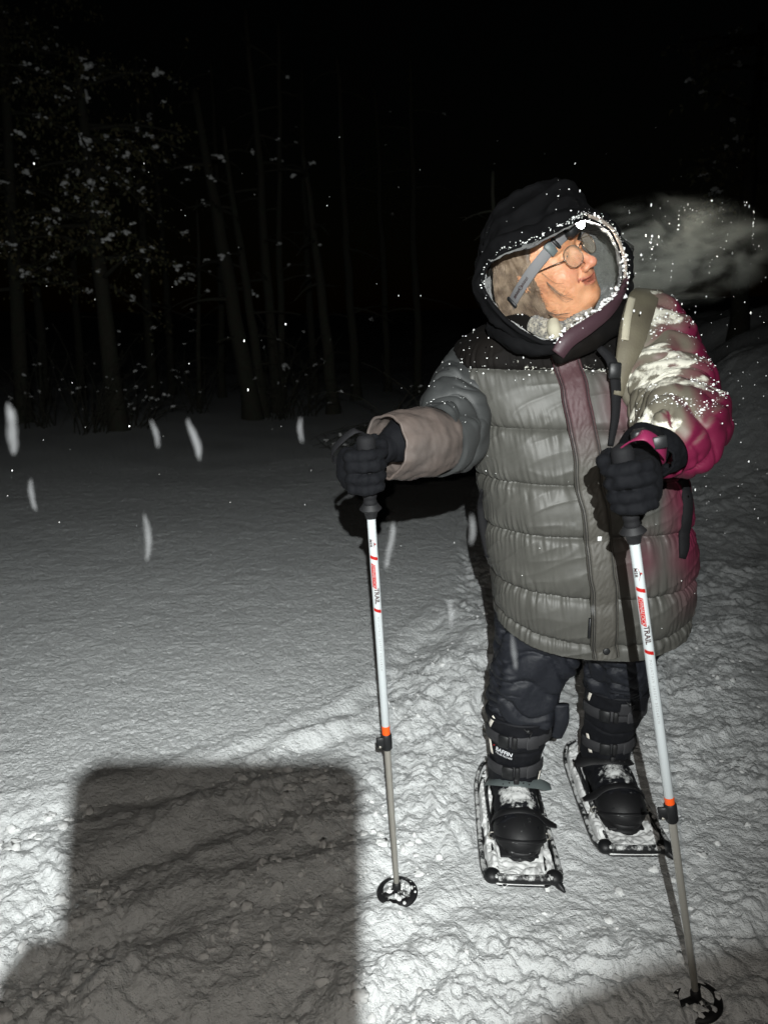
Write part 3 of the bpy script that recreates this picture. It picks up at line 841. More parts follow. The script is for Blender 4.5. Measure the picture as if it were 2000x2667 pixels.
def torso_pt(zq, t, out=0.0):
    """point on the smooth torso shell; t = 0 at the front, positive to her left"""
    zq = np.asarray(zq, float); t = np.asarray(t, float)
    o_ = np.argsort(Q[:, 2]); c = [np.interp(zq, Q[o_, 2], Q[o_, j]) for j in (0, 1, 3, 4)]
    e = 2 / 2.5; sn, cs = np.sin(t), np.cos(t)
    return np.stack([c[0] + (c[2] + out) * np.sign(sn) * np.abs(sn)**e, c[1] - (c[3] + out) * np.sign(cs) * np.abs(cs)**e, zq + 0 * t], -1)
def puff(zq, t):
    d = np.min(np.abs(zq[..., None] - SEAMS), -1)
    lo_ = SEAMS[np.clip(np.searchsorted(SEAMS, zq) - 1, 0, 5)]; hi_ = SEAMS[np.clip(np.searchsorted(SEAMS, zq), 0, 5)]
    span = np.maximum(hi_ - lo_, .03)
    p = .014 * np.clip(1 - np.exp(-d / .006), 0, 1) * (.75 + .25 * np.clip(4 * (zq - lo_) * (hi_ - zq) / span**2, 0, 1))
    s = t * .22
    g1 = np.exp(-d / .030)
    p = p - .0065 * g1 * (1 - np.abs(pn(s * 62, zq * 6, 1, 81)))**3 - .003 * g1 * pn(s * 120, zq * 20, 2, 82)
    fold = lambda a_, fs, fz, sd, amp: amp * (1 - np.abs(pn((s * math.cos(a_) + zq * math.sin(a_)) * fs, (-s * math.sin(a_) + zq * math.cos(a_)) * fz, 0, sd) * 1.6).clip(0, 1))**3
    p = p + .003 * pn(s * 5 + zq * 3, zq * 13 - s * 5, 0, 83) + fold(.35, 6, 26, 84, .0022) - .001 + .007 * fbm(s * 6, zq * 6, 0, 85, 2)
    return p * sst(1.36, 1.24, zq) + 0
ZZ, TT = np.meshgrid(Q[:, 2], th, indexing='ij')
e_ = 2 / 2.5; sn, cs = np.sin(TT), np.cos(TT)
P0 = np.stack([Q[:, 0][:, None] + Q[:, 3][:, None] * np.sign(sn) * np.abs(sn)**e_, Q[:, 1][:, None] - Q[:, 4][:, None] * np.sign(cs) * np.abs(cs)**e_, ZZ], -1)
FJ = grid_faces(nz, nt_, True)
VJ = P0.reshape(-1, 3); NJ = vnormals(VJ, FJ)
cen = np.stack([Q[:, 0][:, None] + 0 * TT, Q[:, 1][:, None] + 0 * TT, ZZ], -1).reshape(-1, 3)
if ((VJ - cen) * NJ).sum(1).mean() < 0: FJ = FJ[:, ::-1].copy(); NJ = -NJ
DP = puff(ZZ, np.where(TT > np.pi, TT - 2 * np.pi, TT)).ravel()
VJ = VJ + NJ * DP[:, None]
VJ[:, 2] += (-.035 * np.cos(TT.ravel()) + .030 * np.sin(TT.ravel())**2) * sst(.80, .585, ZZ.ravel())    # hem dips in front
def zipx(z):      # x of the front opening at height z
    return np.interp(z, [.545, .70, .85, .97, 1.10, 1.20, 1.27], [.522, .503, .482, .455, .432, .410, .392])
sid = np.searchsorted(SEAMS, ZZ.ravel())
TS = np.where(TT > np.pi, TT - 2 * np.pi, TT).ravel()
colour_shift = np.clip((VJ[:, 0] - (.63 - .04 * (VJ[:, 2] - .9))) / .07 + .35 * fbm(VJ[:, 0] * 7, VJ[:, 1] * 7, VJ[:, 2] * 5, 91), 0, 1) * sst(.60, .86, VJ[:, 2]) * .9  # low-light greying of the magenta shell, painted in as a colour blend
colour_shift = np.maximum(colour_shift, .7 * np.exp(-(((VJ[:, 0] - .545) / .05)**2 + ((VJ[:, 2] - 1.16) / .07)**2)) * (1 + .5 * pn(VJ[:, 0] * 20, 0, VJ[:, 2] * 5, 92)))
colour_shift = np.maximum(colour_shift, .45 * np.exp(-(((VJ[:, 0] - .585) / .04)**2 + ((VJ[:, 2] - .80) / .05)**2)))
colour_shift = np.clip(colour_shift, 0, 1)
frost = np.clip(.30 * np.exp(-np.abs(ZZ.ravel() - 1.225) / .012) * (rng.random(len(VJ)) < .5) + .0, 0, 1) + .26 * (VJ[:, 2] > 1.2) * (NJ[:, 2] > .25)
fz = ZZ.ravel()[FJ].mean(1); ft = TT.ravel()[FJ]; ft = np.where(ft.max(1) - ft.min(1) > 3, np.pi, ft.mean(1) * 1.0); fx = VJ[:, 0][FJ].mean(1); fy = VJ[:, 1][FJ].mean(1)
fs = np.searchsorted(SEAMS, fz)
front = fy < Q[0, 1]
zx = zipx(fz)
names = {0: 'hem_band', 6: 'yoke'}
def sub(mask, name, m, lbl=None):
    f = FJ[mask]; u, inv = np.unique(f, return_inverse=True)
    if len(f) == 0: return None
    return obj(name, VJ[u], inv.reshape(f.shape), m, JK, attr={'colour_shift': colour_shift[u], 'frost': frost[u]}, label=lbl)
for k in range(7):
    for side, m_ in (('r', front & (fx < zx)), ('l', front & (fx >= zx)), ('b', ~front)):
        sub(m_ & (fs == k), names.get(k, 'baffle'), M['yoke'] if k == 6 else M['jacket'])
# hem drawstring line stitched round the hem
mb = MB()
for zc in (.640,):
    P = torso_pt(np.full(90, zc), np.linspace(-1.5, 1.5, 90), .0); 
def surf(x, z, out=0.0):
    """front surface of the finished parka at (x, z)"""
    m = (NJ[:, 1] < 0.15)
    d = (VJ[m, 0] - x)**2 + (VJ[m, 2] - z)**2 * 1.0
    i = np.argmin(d); return VJ[m][i] + NJ[m][i] * out, NJ[m][i]
def surf_line(xs, zs, out=0.0, sm=3):
    R = [surf(a_, b_, 0) for a_, b_ in zip(xs, zs)]; P = np.array([r[0] for r in R]); N = np.array([r[1] for r in R])
    for _ in range(sm):
        P[1:-1] = (P[:-2] + P[1:-1] * 2 + P[2:]) / 4; N[1:-1] = (N[:-2] + N[1:-1] * 2 + N[2:]) / 4
    N /= np.linalg.norm(N, axis=1)[:, None]
    return P + N * out, N
# placket: padded strip over the zip, gathered between two stitch lines
zs = np.linspace(1.262, .560, 240); xs = zipx(zs)
Pc, Nc = surf_line(xs, zs, .004, 30)
Pc[:, 2] = zs; 
nw = 25; wv = np.linspace(-1, 1, nw); wid = np.interp(zs, [.56, .8, 1.26], [.062, .062, .060]) / 2
T = np.gradient(Pc, axis=0); T /= np.linalg.norm(T, axis=1)[:, None]
Nh = Nc * [1, 1, .3]; Nh -= T * (Nh * T).sum(1)[:, None]; Nh /= np.linalg.norm(Nh, axis=1)[:, None]; Bh = np.cross(T, Nh); Bh *= np.sign(Bh[:, :1])
ss = (zs[0] - zs)[:, None]
hgt = .010 * (1 - np.abs(wv)**6)[None, :] + 0 * ss
gather = (1 - np.abs(pn(ss * 75 + wv[None] * 3, wv[None] * 2.0, 0, 95)))**3
hgt = hgt + .0020 * (gather - .4) * (1 - wv[None]**2 * .3) - .005 * np.exp(-((np.abs(wv[None]) - .80) / .05)**2)
Vp = Pc[:, None] + Bh[:, None] * (wv[None, :, None] * wid[:, None, None]) + Nh[:, None] * (hgt[..., None] + .004) 
Vp = np.concatenate([Vp, (Pc[:, None] + Bh[:, None] * (wid[:, None, None] * np.array([1, -1.])[None, :, None]) - Nh[:, None] * .012)], 1)
PLK = obj('placket', Vp.reshape(-1, 3), grid_faces(len(zs), nw + 2, True), M['placket'], JK, attr={'colour_shift': np.repeat(np.clip((zs - 1.02) / .15, 0, .75), nw + 2)})
for s in (-.78, .78, -.93):
    P = Pc + Bh * (wid * s)[:, None] + Nh * .0115
    V, F = tube(P[::2], .0009 if s != -.93 else .0014, 4); obj('stitching', V, F, M['thread'], JK)
P, N_ = surf(zipx(.575), .575)
p = Pc[-8] + Nh[-8] * .013
V, F = tube([p, p + Nh[-8] * .003, p + Nh[-8] * .0045], [.0085, .0085, .006], 20, ref=(0, 0, 1)); obj('snap_button', V, F, M['plastic'], JK)
V, F = box(Pc[-30] + Bh[-30] * -.036 + Nh[-30] * .004, (.006, .008, .05), None, .002); obj('zip_pull', V, F, M['plastic'], JK)
# reflective speck on the placket
V, F = box(surf(.478, .86, 0)[0] + np.array([0, -.022, 0]), (.009, .002, .010), None); obj('snow_fleck', V, F, M['crumb'], JK)
# hand pockets: dark welts
xs_ = [.672, .684, .690, .690, .684]; zs_ = [1.005, .98, .93, .86, .80]
P, N_ = surf_line(np.interp(np.linspace(0, 1, 24), np.linspace(0, 1, 5), xs_), np.interp(np.linspace(0, 1, 24), np.linspace(0, 1, 5), zs_), .004, 2)
V, F = tube(P, np.interp(np.linspace(0, 1, 24), [0, .1, .9, 1], [.006, .014, .015, .009]), 12, flat=.5, ref=(0, -1, 0)); obj('pocket_welt', V, F, M['blackfab'], JK)
P, N_ = surf_line([.236, .238, .245, .258], [.94, .89, .83, .765], .002, 1)
V, F = tube(P, [.004, .010, .012, .006], 10, 20, flat=.5, ref=(0, -1, 0)); obj('pocket_welt', V, F, M['blackfab'], JK)

# ---- sleeves
def sleeve(name, C, R, shiftf, frostf, seed, amp=.016, m=M['sleeve']):
    QQ = spline(np.column_stack([C, R]), 190); P, RR = QQ[:, :3], QQ[:, 3]
    L = np.linalg.norm(np.diff(P, axis=0), axis=1).sum()
    def dsp(s, t):
        u = s; c = np.cos(t); sn_ = np.sin(t)
        ph = u * 14 + .9 * pn(c * .8, sn_ * .8, u * 3, seed) + .35 * c + .2 * sn_
        f1 = (.5 * np.abs(np.sin(np.pi * ph)) + .5 * (1 - np.exp(-np.abs(np.sin(np.pi * ph)) / .2))) * (.35 + .65 * sst(-.3, .3, pn(c * 1.0, sn_ * 1.0, u * 7 + 3, seed + 4)))
        ph2 = u * 26 + 1.2 * pn(c * .9, sn_ * .9, u * 5, seed + 1) - 1.1 * c + .5 * sn_
        f2 = np.abs(np.sin(np.pi * ph2)) ** .6 * sst(-.1, .35, pn(c * 1.6, sn_ * 1.6, u * 10, seed + 5))
        edge = sst(0, .03, s) * sst(L, L - .02, s)
        return (amp * .8 * f1 + amp * .28 * f2 - amp * .45 + .005 * pn(u * 12, c * 2, sn_ * 2, seed + 2)) * edge
    V, F = tube(P, RR, 110, disp=dsp, cap=False)
    F = np.array(F); N = vnormals(V, F)
    ctr = np.repeat(P, 110, 0)
    if ((V - ctr) * N).sum(1).mean() < 0: F = F[:, ::-1].copy(); N = -N
    ins = V - N * .006
    o = obj(name, V, F, m, JK, attr={'colour_shift': shiftf(V, N), 'frost': frostf(V, N)})
    return o, V, N, P, RR
# her left arm (right in the photo), reaching forward to the near pole
CR = [SHR + [-.055, .02, -.02], SHR + [.0, -.03, .010], (.618, 1.735, 1.220), (.612, 1.60, 1.140), (.580, 1.475, 1.128), (.535, 1.415, 1.108), (.500, 1.380, 1.092)]
RRr = [.088, .094, .094, .090, .083, .070, .052]
frost_lit = lambda V, N: np.clip(.60 * sst(.15, .75, N[:, 2] * .85 - N[:, 0] * .50) * sst(-.32, .06, pn(V[:, 0] * 8, V[:, 1] * 8, V[:, 2] * 20, 101)), 0, .60) * sst(1.0, 1.10, V[:, 2])  # snow frost, weighted towards her headlamp so its highlight is painted in too
oR, VR, NR, PRr, _ = sleeve('sleeve', CR, RRr, lambda V, N: np.clip(.5 + 1.6 * (N[:, 0] * .75 - N[:, 2] * .35 - N[:, 1] * .10 + .12 + .25 * pn(V[:, 0] * 8, V[:, 1] * 8, V[:, 2] * 8, 102)), 0, 1), frost_lit, 103, .022, M['sleeve_khaki'])  # khaki towards her headlamp, magenta away from it: lit colour painted by normal
# her right arm (left in the photo)
CLs = [SHL + [.055, .0, -.03], SHL + [.004, -.02, -.012], (.170, 1.80, 1.145), ELL + [.008, .01, .012], (.100, 1.622, 1.079)]
RRl = [.074, .078, .082, .081, .074]
oL, VL, NL, _, _ = sleeve('sleeve', CLs, RRl, lambda V, N: np.zeros(len(V)), lambda V, N: .25 * (N[:, 2] > .75), 113, .020)
def cuffm(P, R, seed, nm='cuff', m=M['cuff']):
    V, F = tube(P, R, 72, 60, cap=False, disp=lambda s, t: .005 * fbm(s * 20, np.cos(t) * 2, np.sin(t) * 2, seed) - .006 * np.exp(-((s - .004) / .004)**2))
    F = np.array(F); N = vnormals(V, F)
    V2 = V - N * .005 * np.sign(((V - np.repeat(spline(np.array(P, float), 60), 72, 0)) * N).sum(1).mean())
    lip = [( (59 * 72 + j), (59 * 72 + (j + 1) % 72), len(V) + (59 * 72 + (j + 1) % 72), len(V) + 59 * 72 + j) for j in range(72)]
    return obj(nm, np.vstack([V, V2]), np.vstack([F, F[:, ::-1] + len(V), np.array(lip)]), m, JK)
cuffm([(.128, 1.655, 1.079), (.085, 1.605, 1.079), (.035, 1.557, 1.081), (.002, 1.528, 1.083)], [.066, .074, .071, .064], 121)
cuffm([(.525, 1.406, 1.100), (.500, 1.380, 1.090), (.486, 1.366, 1.084)], [.046, .044, .036], 122, m=M['glove'])

# ---- hood lofted from its rim back over the crown
RIM = [(1530, 566, 1.67), (1590, 598, 1.71), (1622, 668, 1.745), (1622, 735, 1.735), (1585, 792, 1.69), (1515, 848, 1.655), (1440, 893, 1.63), (1365, 868, 1.64), (1300, 815, 1.665), (1258, 750, 1.70), (1266, 695, 1.70), (1310, 655, 1.655), (1400, 622, 1.615), (1480, 582, 1.62)]
MID = [(1548, 545, 1.75), (1600, 590, 1.82), (1645, 668, 1.87), (1650, 745, 1.86), (1625, 815, 1.82), (1535, 868, 1.78), (1440, 903, 1.76), (1352, 878, 1.78), (1284, 828, 1.80), (1248, 752, 1.83), (1262, 650, 1.83), (1300, 540, 1.80), (1395, 488, 1.76), (1480, 478, 1.74)]
m14 = len(RIM); NT = 168
def loop(A): 
    A = np.array([W(*a_) for a_ in A]); A = np.vstack([A[-3:], A, A[:4]])
    return A
def cyc(A, n):
    A = np.asarray(A); out = []
    m = len(A)
    for q in np.arange(n) / n * m:
        i = int(q); f = q - i
        p0, p1, p2, p3 = A[(i - 1) % m], A[i % m], A[(i + 1) % m], A[(i + 2) % m]
        out.append(.5 * (2 * p1 + (-p0 + p2) * f + (2 * p0 - 5 * p1 + 4 * p2 - p3) * f * f + (-p0 + 3 * p1 - 3 * p2 + p3) * f**3))
    return np.array(out)
rimP = cyc([W(*a_) for a_ in RIM], NT); midP = cyc([W(*a_) for a_ in MID], NT)
cM = midP.mean(0); backC = np.array([.37, 2.00, 1.44])
b1 = (midP - cM) * [.97, 1, .97] + cM + [0, .09, 0]; b2 = (midP - cM) * [.62, .6, .62] + (cM + backC) / 2 + [0, .10, -.01]; b3 = np.repeat(backC[None] + [0, .02, 0], NT, 0) + (midP - cM) * .02
preroll = rimP + (rimP - rimP.mean(0)) * .035 + [0, .02, 0]
K = np.stack([rimP, preroll, midP, b1, b2, b3])
ns = 90
HV = np.stack([spline(K[:, j], ns) for j in range(NT)], 1)      # ns x NT x 3
HF_ = grid_faces(ns, NT, True); hv = HV.reshape(-1, 3); hn = vnormals(hv, HF_)
if ((hv - cM) * hn).sum(1).mean() < 0: HF_ = HF_[:, ::-1].copy(); hn = -hn
uu = np.repeat(np.linspace(0, 1, ns), NT); tt = np.tile(np.arange(NT) / NT * 2 * np.pi, ns)
am = sst(0, .08, uu)
dh = am * (.012 * (1 - np.abs(pn(uu * 9 + .6 * np.sin(tt), np.cos(tt) * 1.6, np.sin(tt) * 1.6, 131)) * 1.8).clip(0, 1)**2 + .008 * fbm(hv[:, 0] * 16, hv[:, 1] * 16, hv[:, 2] * 16, 132) - .004) - .010 * np.exp(-((uu - .16) / .012)**2) + .010 * np.exp(-((uu - .10) / .05)**2)
ho = hv + hn * dh[:, None]
obj('hood', ho, HF_, M['hood'], JK, attr={'frost': np.clip(.34 * np.exp(-np.abs(uu - .16) / .012) + .22 * (hn[:, 2] > .75), 0, .5)})
hi_ = hv - hn * (.004 + .010 * sst(0, .1, uu) + .004 * fbm(hv[:, 0] * 40, hv[:, 1] * 40, hv[:, 2] * 40, 133))[:, None]
obj('hood_lining', hi_, HF_[:, ::-1].copy(), M['fleece'], JK)
rp = np.vstack([rimP, rimP[:2]])
V, F = tube(rp, .0052, 8, cap=False, disp=lambda s, t: .0012 * pn(s * 60, np.cos(t), np.sin(t), 134)); obj('hood_rim', V, F, M['hood'], JK)
jj = lambda a_, b_: np.array([rimP[int(q) % NT] for q in np.linspace(a_ / m14 * NT, b_ / m14 * NT, 60)])
fwd = lambda P: P + [0, -.006, .002]
V, F = tube(fwd(jj(0, 4.6)), .0038, 7, disp=lambda s, t: .0012 * pn(s * 90, np.cos(t), np.sin(t), 135)); obj('rim_piping', V, F, M['piping'], JK)
# maroon facing that runs from the chin of the placket up along the opening
P = np.array([W(*a_) for a_ in [(1452, 922, 1.618), (1480, 885, 1.62), (1530, 850, 1.635), (1580, 812, 1.66), (1612, 772, 1.69), (1632, 725, 1.72)]])
V, F = ribbon(P, [(.25, -1, .1)] * 6, [.030, .034, .032, .026, .016, .008], .012, 50); obj('collar_facing', V, F, M['edge'], JK)
# high collar under the hood
P = []
for a_ in [(1450, 905, 1.635), (1390, 905, 1.66), (1330, 880, 1.70), (1285, 850, 1.77)]: P.append(W(*a_))
V, F = tube(P, [.012, .018, .022, .020], 20, 40, disp=lambda s, t: .004 * fbm(s * 30, np.cos(t) * 2, np.sin(t) * 2, 136)); obj('collar', V, F, M['hood'], JK)
V, F = tube([W(1450, 930, 1.64), W(1520, 890, 1.68), W(1590, 840, 1.73), W(1640, 800, 1.80)], [.016, .026, .030, .028], 20, 40, disp=lambda s, t: .004 * fbm(s * 30, np.cos(t) * 2, np.sin(t) * 2, 137)); obj('collar', V, F, M['yoke'], JK)

# ---- scarf and inner collar at the throat
V, F = tube([W(1385, 842, 1.76), W(1425, 858, 1.735), W(1465, 862, 1.725), W(1500, 845, 1.735), W(1535, 815, 1.76)], [.018, .021, .020, .019, .016], 24, 60, disp=lambda s, t: .0035 * np.abs(np.sin(s * 300)) * np.abs(np.sin(t * 6))); obj('scarf', V, F, M['knit'], PR)
V, F = tube([W(1440, 835, 1.72), W(1443, 858, 1.708), W(1450, 882, 1.71)], [.012, .015, .012], 14, 20); obj('inner_collar', V, F, M['cream'], PR)

# ---- trousers
def leg(C, R, seed):
    def dsp(s, t):
        c, sn_ = np.cos(t), np.sin(t)
        ph = s * 20 + 1.9 * pn(c * .8, sn_ * .8, s * 5, seed) + .5 * sn_
        f = (1 - np.exp(-np.abs(np.sin(np.pi * ph)) / .22)) * (.25 + .75 * sst(-.3, .3, pn(c, sn_, s * 6 + 3, seed + 4)))
        ph2 = s * 37 + 2.4 * pn(c * 1.2, sn_ * 1.2, s * 8, seed + 1) - .7 * sn_
        f2 = (1 - np.exp(-np.abs(np.sin(np.pi * ph2)) / .22)) * sst(-.1, .3, pn(c * 1.5, sn_ * 1.5, s * 9, seed + 5))
        return .018 * f + .011 * f2 - .011 + .004 * pn(s * 10, c * 2, sn_ * 2, seed + 2)
    V, F = tube(C, R, 96, 150, disp=dsp, ref=(0, -1, 0)); return V, F
TR = empty('trousers', (.49, 1.9, .6)); TR.parent = PR; TR.location = np.array([.49, 1.9, .6]) - org(PR); ROOT[TR.name] = np.array([.49, 1.9, .6])
V, F = leg([(.455, 1.89, .80), (.425, 1.88, .62), (.394, 1.865, .50), (.376, 1.872, .41), (.366, 1.885, .338)], [.135, .126, .104, .098, .094], 141); obj('trouser_leg', V, F, M['trouser'], TR)
V, F = leg([(.590, 1.93, .80), (.618, 1.93, .62), (.640, 1.93, .50), (.648, 1.955, .42), (.650, 1.97, .372)], [.130, .118, .098, .091, .088], 151); obj('trouser_leg', V, F, M['trouser'], TR)
P = [W(1462, 1835, 1.80), W(1462, 1880, 1.80), W(1450, 1920, 1.81)]
V, F = tube(P, [.020, .019, .014], 14, 24, flat=.5, ref=(0, -1, 0)); obj('hem_flap', V, F, M['trouser'], TR)

# ---- boots
def boot(bx, by, ang, lean, snowy, txt, label_seed):
    """bx, by: heel centre on the ground; the boot points to -Y turned by ang"""
    B = empty('boot', (bx, by, .02)); B.parent = PR; B.location = np.array([bx, by, .02]) - org(PR); ROOT[B.name] = np.array([bx, by, .02])
    ca, sa = math.cos(ang), math.sin(ang)
    f = np.array([sa, -ca, 0]); r = np.array([ca, sa, 0]); u = np.array([0, 0, 1.])
    o = np.array([bx, by, .035])
    L = lambda x, y, z: o + r * x + f * y + u * z
    def foot(X, Y, Z):
        dx, dy, dz = X - o[0], Y - o[1], Z - o[2]
        x = dx * r[0] + dy * r[1]; y = dx * f[0] + dy * f[1]; z = dz
        d = ell(x, y, z, (0, .19, .026), (.062, .076, .050))
        d = smin(d, ell(x, y, z, (0, .10, .040), (.057, .09, .058)), .04)
        d = smin(d, cap(x, y, z, (0, .02, .04), (0, .02, .13), .058, .066), .035)
        d = smax(d, -(z - .012), .004)
        return d
    V, F = nets(foot, o - [.13, .34, .03] if True else 0, o + [.14, .12, .24], .005)
    V = relax(V, F, 1, .4); N = vnormals(V, F)
    V = V + N * (.0035 * fbm(V[:, 0] * 30, V[:, 1] * 30, V[:, 2] * 30, 161) + .003 * (1 - np.abs(pn(V[:, 0] * 14, V[:, 1] * 60, V[:, 2] * 20, 162)))**3 * (V[:, 2] > .07))[:, None]
    yl = (V - o) @ f
    obj('foot_shell', V, F, M['boot'], B, attr={'frost': np.clip(snowy * sst(.2, .9, N[:, 2]) * (.35 + .25 * np.exp(-((yl - .13) / .05)**2)) * (yl < .24), 0, .6)})
    # toe cap, heel counter and sole
    def toe(X, Y, Z):
        dx, dy, dz = X - o[0], Y - o[1], Z - o[2]
        x = dx * r[0] + dy * r[1]; y = dx * f[0] + dy * f[1]; z = dz
        d = np.abs(ell(x, y, z, (0, .19, .026), (.0625, .0765, .0505))) - .0035
        return smax(smax(d, -(y - .165), .004), -(z - .012), .003)
    V, F = nets(toe, o - [.13, .34, .03], o + [.14, .12, .24], .004); N = vnormals(V, F)
    obj('toe_cap', V, F, M['rubber'], B, attr={'frost': .30 * snowy * (N[:, 2] > .6)})
    out = []
    for t in np.linspace(0, 2 * np.pi, 60, endpoint=False):
        c, s = math.cos(t), math.sin(t)
        yy = .115 + .152 * s; xx = .064 * np.sign(c) * abs(c)**.75 * (1 - .12 * (s < 0) * -s)
        out.append((xx, yy))
    rings = []
    for k, (z, sc) in enumerate([(-.016, .97), (-.014, 1.02), (-.002, 1.03), (.002, .99), (.006, 1.03), (.016, 1.03), (.018, .95)]):
        rings.append([L(x * sc, (y - .115) * sc + .115, z) for x, y in out])
    rings = np.array(rings); V = rings.reshape(-1, 3); F = [tuple(q) for q in grid_faces(7, 60, True)] + [tuple(range(60)), tuple(360 + i for i in range(60))[::-1]]
    obj('sole', V, F, M['rubber'], B, attr={'frost': np.full(len(V), .34 * snowy)})
    # shaft: padded, leaning, with a drawcord top
    top = np.array(lean)
    C = [L(0, .025, .08), L(0, .025, .15) * .7 + (top + [0, 0, -.12]) * .3, L(0, .03, .20) * .35 + (top + [0, 0, -.06]) * .65, top]
    V, F = tube(C, [.070, .070, .080, .089], 72, 70, ref=tuple(f), disp=lambda s, t: .004 * fbm(s * 14, np.cos(t) * 2, np.sin(t) * 2, 163) - .004 * np.exp(-((s - .13) / .004)**2) - .003 * np.exp(-((np.abs(np.sin(t)) - .62) / .03)**2) * (np.cos(t) > 0))
    obj('shaft', V, F, M['boot'], B, attr={'frost': np.zeros(len(V))})
    Cs = spline(np.array(C), 60); Rs = np.interp(np.linspace(0, 1, 60), [0, .33, .66, 1], [.070, .070, .080, .089])
    def around(q, t, off=.0):
        """point and normal on the shaft: q = 0..1 up, t = angle from the front, + to the right of the photo"""
        i = q * 59; c = np.array([np.interp(i, range(60), Cs[:, j]) for j in range(3)]); R = np.interp(i, range(60), Rs)
        n = f * math.cos(t) + r * math.sin(t); return c + n * (R + off), n
    for q, t0, t1, bt in ((.74, -1.6, 1.25, -.55), (.26, -1.5, 1.3, -.35)):
        A = [around(q + .02 * math.sin(t), t, .004) for t in np.linspace(t0, t1, 24)]
        V, F = ribbon(np.array([a_[0] for a_ in A]), np.array([a_[1] for a_ in A]), .030, .004); obj('shaft_strap', V, F, M['webbing'], B)
        for dt, wd, mm in ((0, .030, M['plastic']), (.32, .014, M['rubber']), (.85, .034, M['webbing'])):
            p, n = around(q + .02 * math.sin(bt + dt), bt + dt, .008)
            tg = r * math.cos(bt + dt) - f * math.sin(bt + dt)
            V, F = box(p, (wd, .034 if dt != .85 else .036, .009 if dt != .85 else .005), [tg, u, n], .0025); obj('buckle' if dt != .85 else 'strap_tab', V, F, mm, B, attr={'frost': np.zeros(len(V))})
    A = [around(.97, t, .001)[0] for t in np.linspace(0, 2 * np.pi, 49)]
    V, F = tube(A, .0055, 8, cap=False, disp=lambda s, t: .0015 * pn(s * 80, 0, 0, 166)); obj('collar_roll', V, F, M['boot'], B)
    p, n = around(.93, .1, .008)
    V, F = tube([p + r * -.012 + u * .006, p + f * .008, p + r * .010 - u * .002, p + r * .004 - u * .02], .0022, 6, 14); obj('drawcord', V, F, M['rubber'], B)
    V, F = box(p + f * .003, (.012, .010, .012), [r, f, u], .003); obj('cord_lock', V, F, M['plastic'], B)
    return B, around, L, r, f, u, lambda p: min(float(foot(np.array([p[0]]), np.array([p[1]]), np.array([p[2]]))[0]), float(chain(np.array([p[0]]), np.array([p[1]]), np.array([p[2]]), C, [.070, .070, .080, .089])[0]))

def strip(B, around, q0, q1, t0, t1, wd, m, name):
    A = [around(q0 + (q1 - q0) * k, t0 + (t1 - t0) * k, .003) for k in np.linspace(0, 1, 8)]
    V, F = ribbon(np.array([a_[0] for a_ in A]), np.array([a_[1] for a_ in A]), wd, .0015); obj(name, V, F, m, B)
def text_mesh(body, size, bold=0.0, italic=0.0, space=1.0):
    c = bpy.data.curves.new('lettering', 'FONT'); c.body = body; c.size = size; c.offset = bold; c.shear = italic; c.space_character = space; c.resolution_u = 2
    c.align_x = 'LEFT'; c.align_y = 'CENTER'
    o = bpy.data.objects.new('lettering_source', c); COL.objects.link(o)
    bpy.context.view_layer.update()
    me = o.to_mesh(); bmm = bmesh.new(); bmm.from_mesh(me); bmesh.ops.triangulate(bmm, faces=bmm.faces)
    for _ in range(4):
        ed = [e for e in bmm.edges if abs(e.verts[0].co.y - e.verts[1].co.y) > .0016]
        if not ed: break
        bmesh.ops.subdivide_edges(bmm, edges=ed, cuts=1); bmesh.ops.triangulate(bmm, faces=bmm.faces)
    bmm.verts.index_update()
    V = np.array([v.co[:] for v in bmm.verts]); F = [tuple(v.index for v in p.verts) for p in bmm.faces]; bmm.free()
    o.to_mesh_clear(); bpy.data.objects.remove(o); bpy.data.curves.remove(c)
    return V, F
B1, ar1, L1, r1, f1, u1, sd1 = boot(.358, 1.925, -.06, (.364, 1.875, .330), 1.0, True, 0)
B2, ar2, L2, r2, f2, u2, sd2 = boot(.640, 2.035, -.01, (.650, 1.975, .355), .9, True, 1)
strip(B1, ar1, 1.0, .83, -.95, -1.2, .012, M['reflect'], 'reflective_strip')
strip(B1, ar1, .64, .42, -1.25, -1.12, .013, M['reflect'], 'reflective_strip')
strip(B1, ar1, .18, .04, 1.15, 1.0, .013, M['reflect'], 'reflective_strip')
strip(B2, ar2, 1.0, .84, -1.1, -1.25, .011, M['reflect'], 'reflective_strip')
strip(B2, ar2, .36, .14, -1.2, -.9, .012, M['reflect'], 'reflective_strip')
def boot_text(B, ar, lines, q, t0, slope):
    mb = MB()
    for i, (s_, sz, bo) in enumerate(lines):
        V, F = text_mesh(s_, sz, bo, .25)
        out = []
        for v in V:
            p, n = ar(q - i * .062, t0 + v[0] / .082, .0045)
            out.append(p + np.array([0, 0, 1]) * (v[1] - slope * v[0]))
        mb.add(np.array(out), F)
    mb.out('lettering', M['whiteink'], B, smooth=False)
boot_text(B1, ar1, [('BAFFIN', .0155, .0004), ('POLAR PROVEN', .0070, .0001)], .56, -.88, .12)
boot_text(B2, ar2, [('BAFFIN', .0085, .0003), ('POLAR', .0045, .0001)], .70, .80, -.1)
V, F = box(ar1(.59, -.96, .004)[0], (.004, .002, .003), None); obj('logo_fleck', V, F, M['red'], B1)
# zip garage flap on the front of the other boot
A = [ar2(.92 - .16 * k, .05, .005) for k in np.linspace(0, 1, 6)]
V, F = ribbon(np.array([a_[0] for a_ in A]), np.array([a_[1] for a_ in A]), .036, .004); obj('front_tab', V, F, M['webbing'], B2)

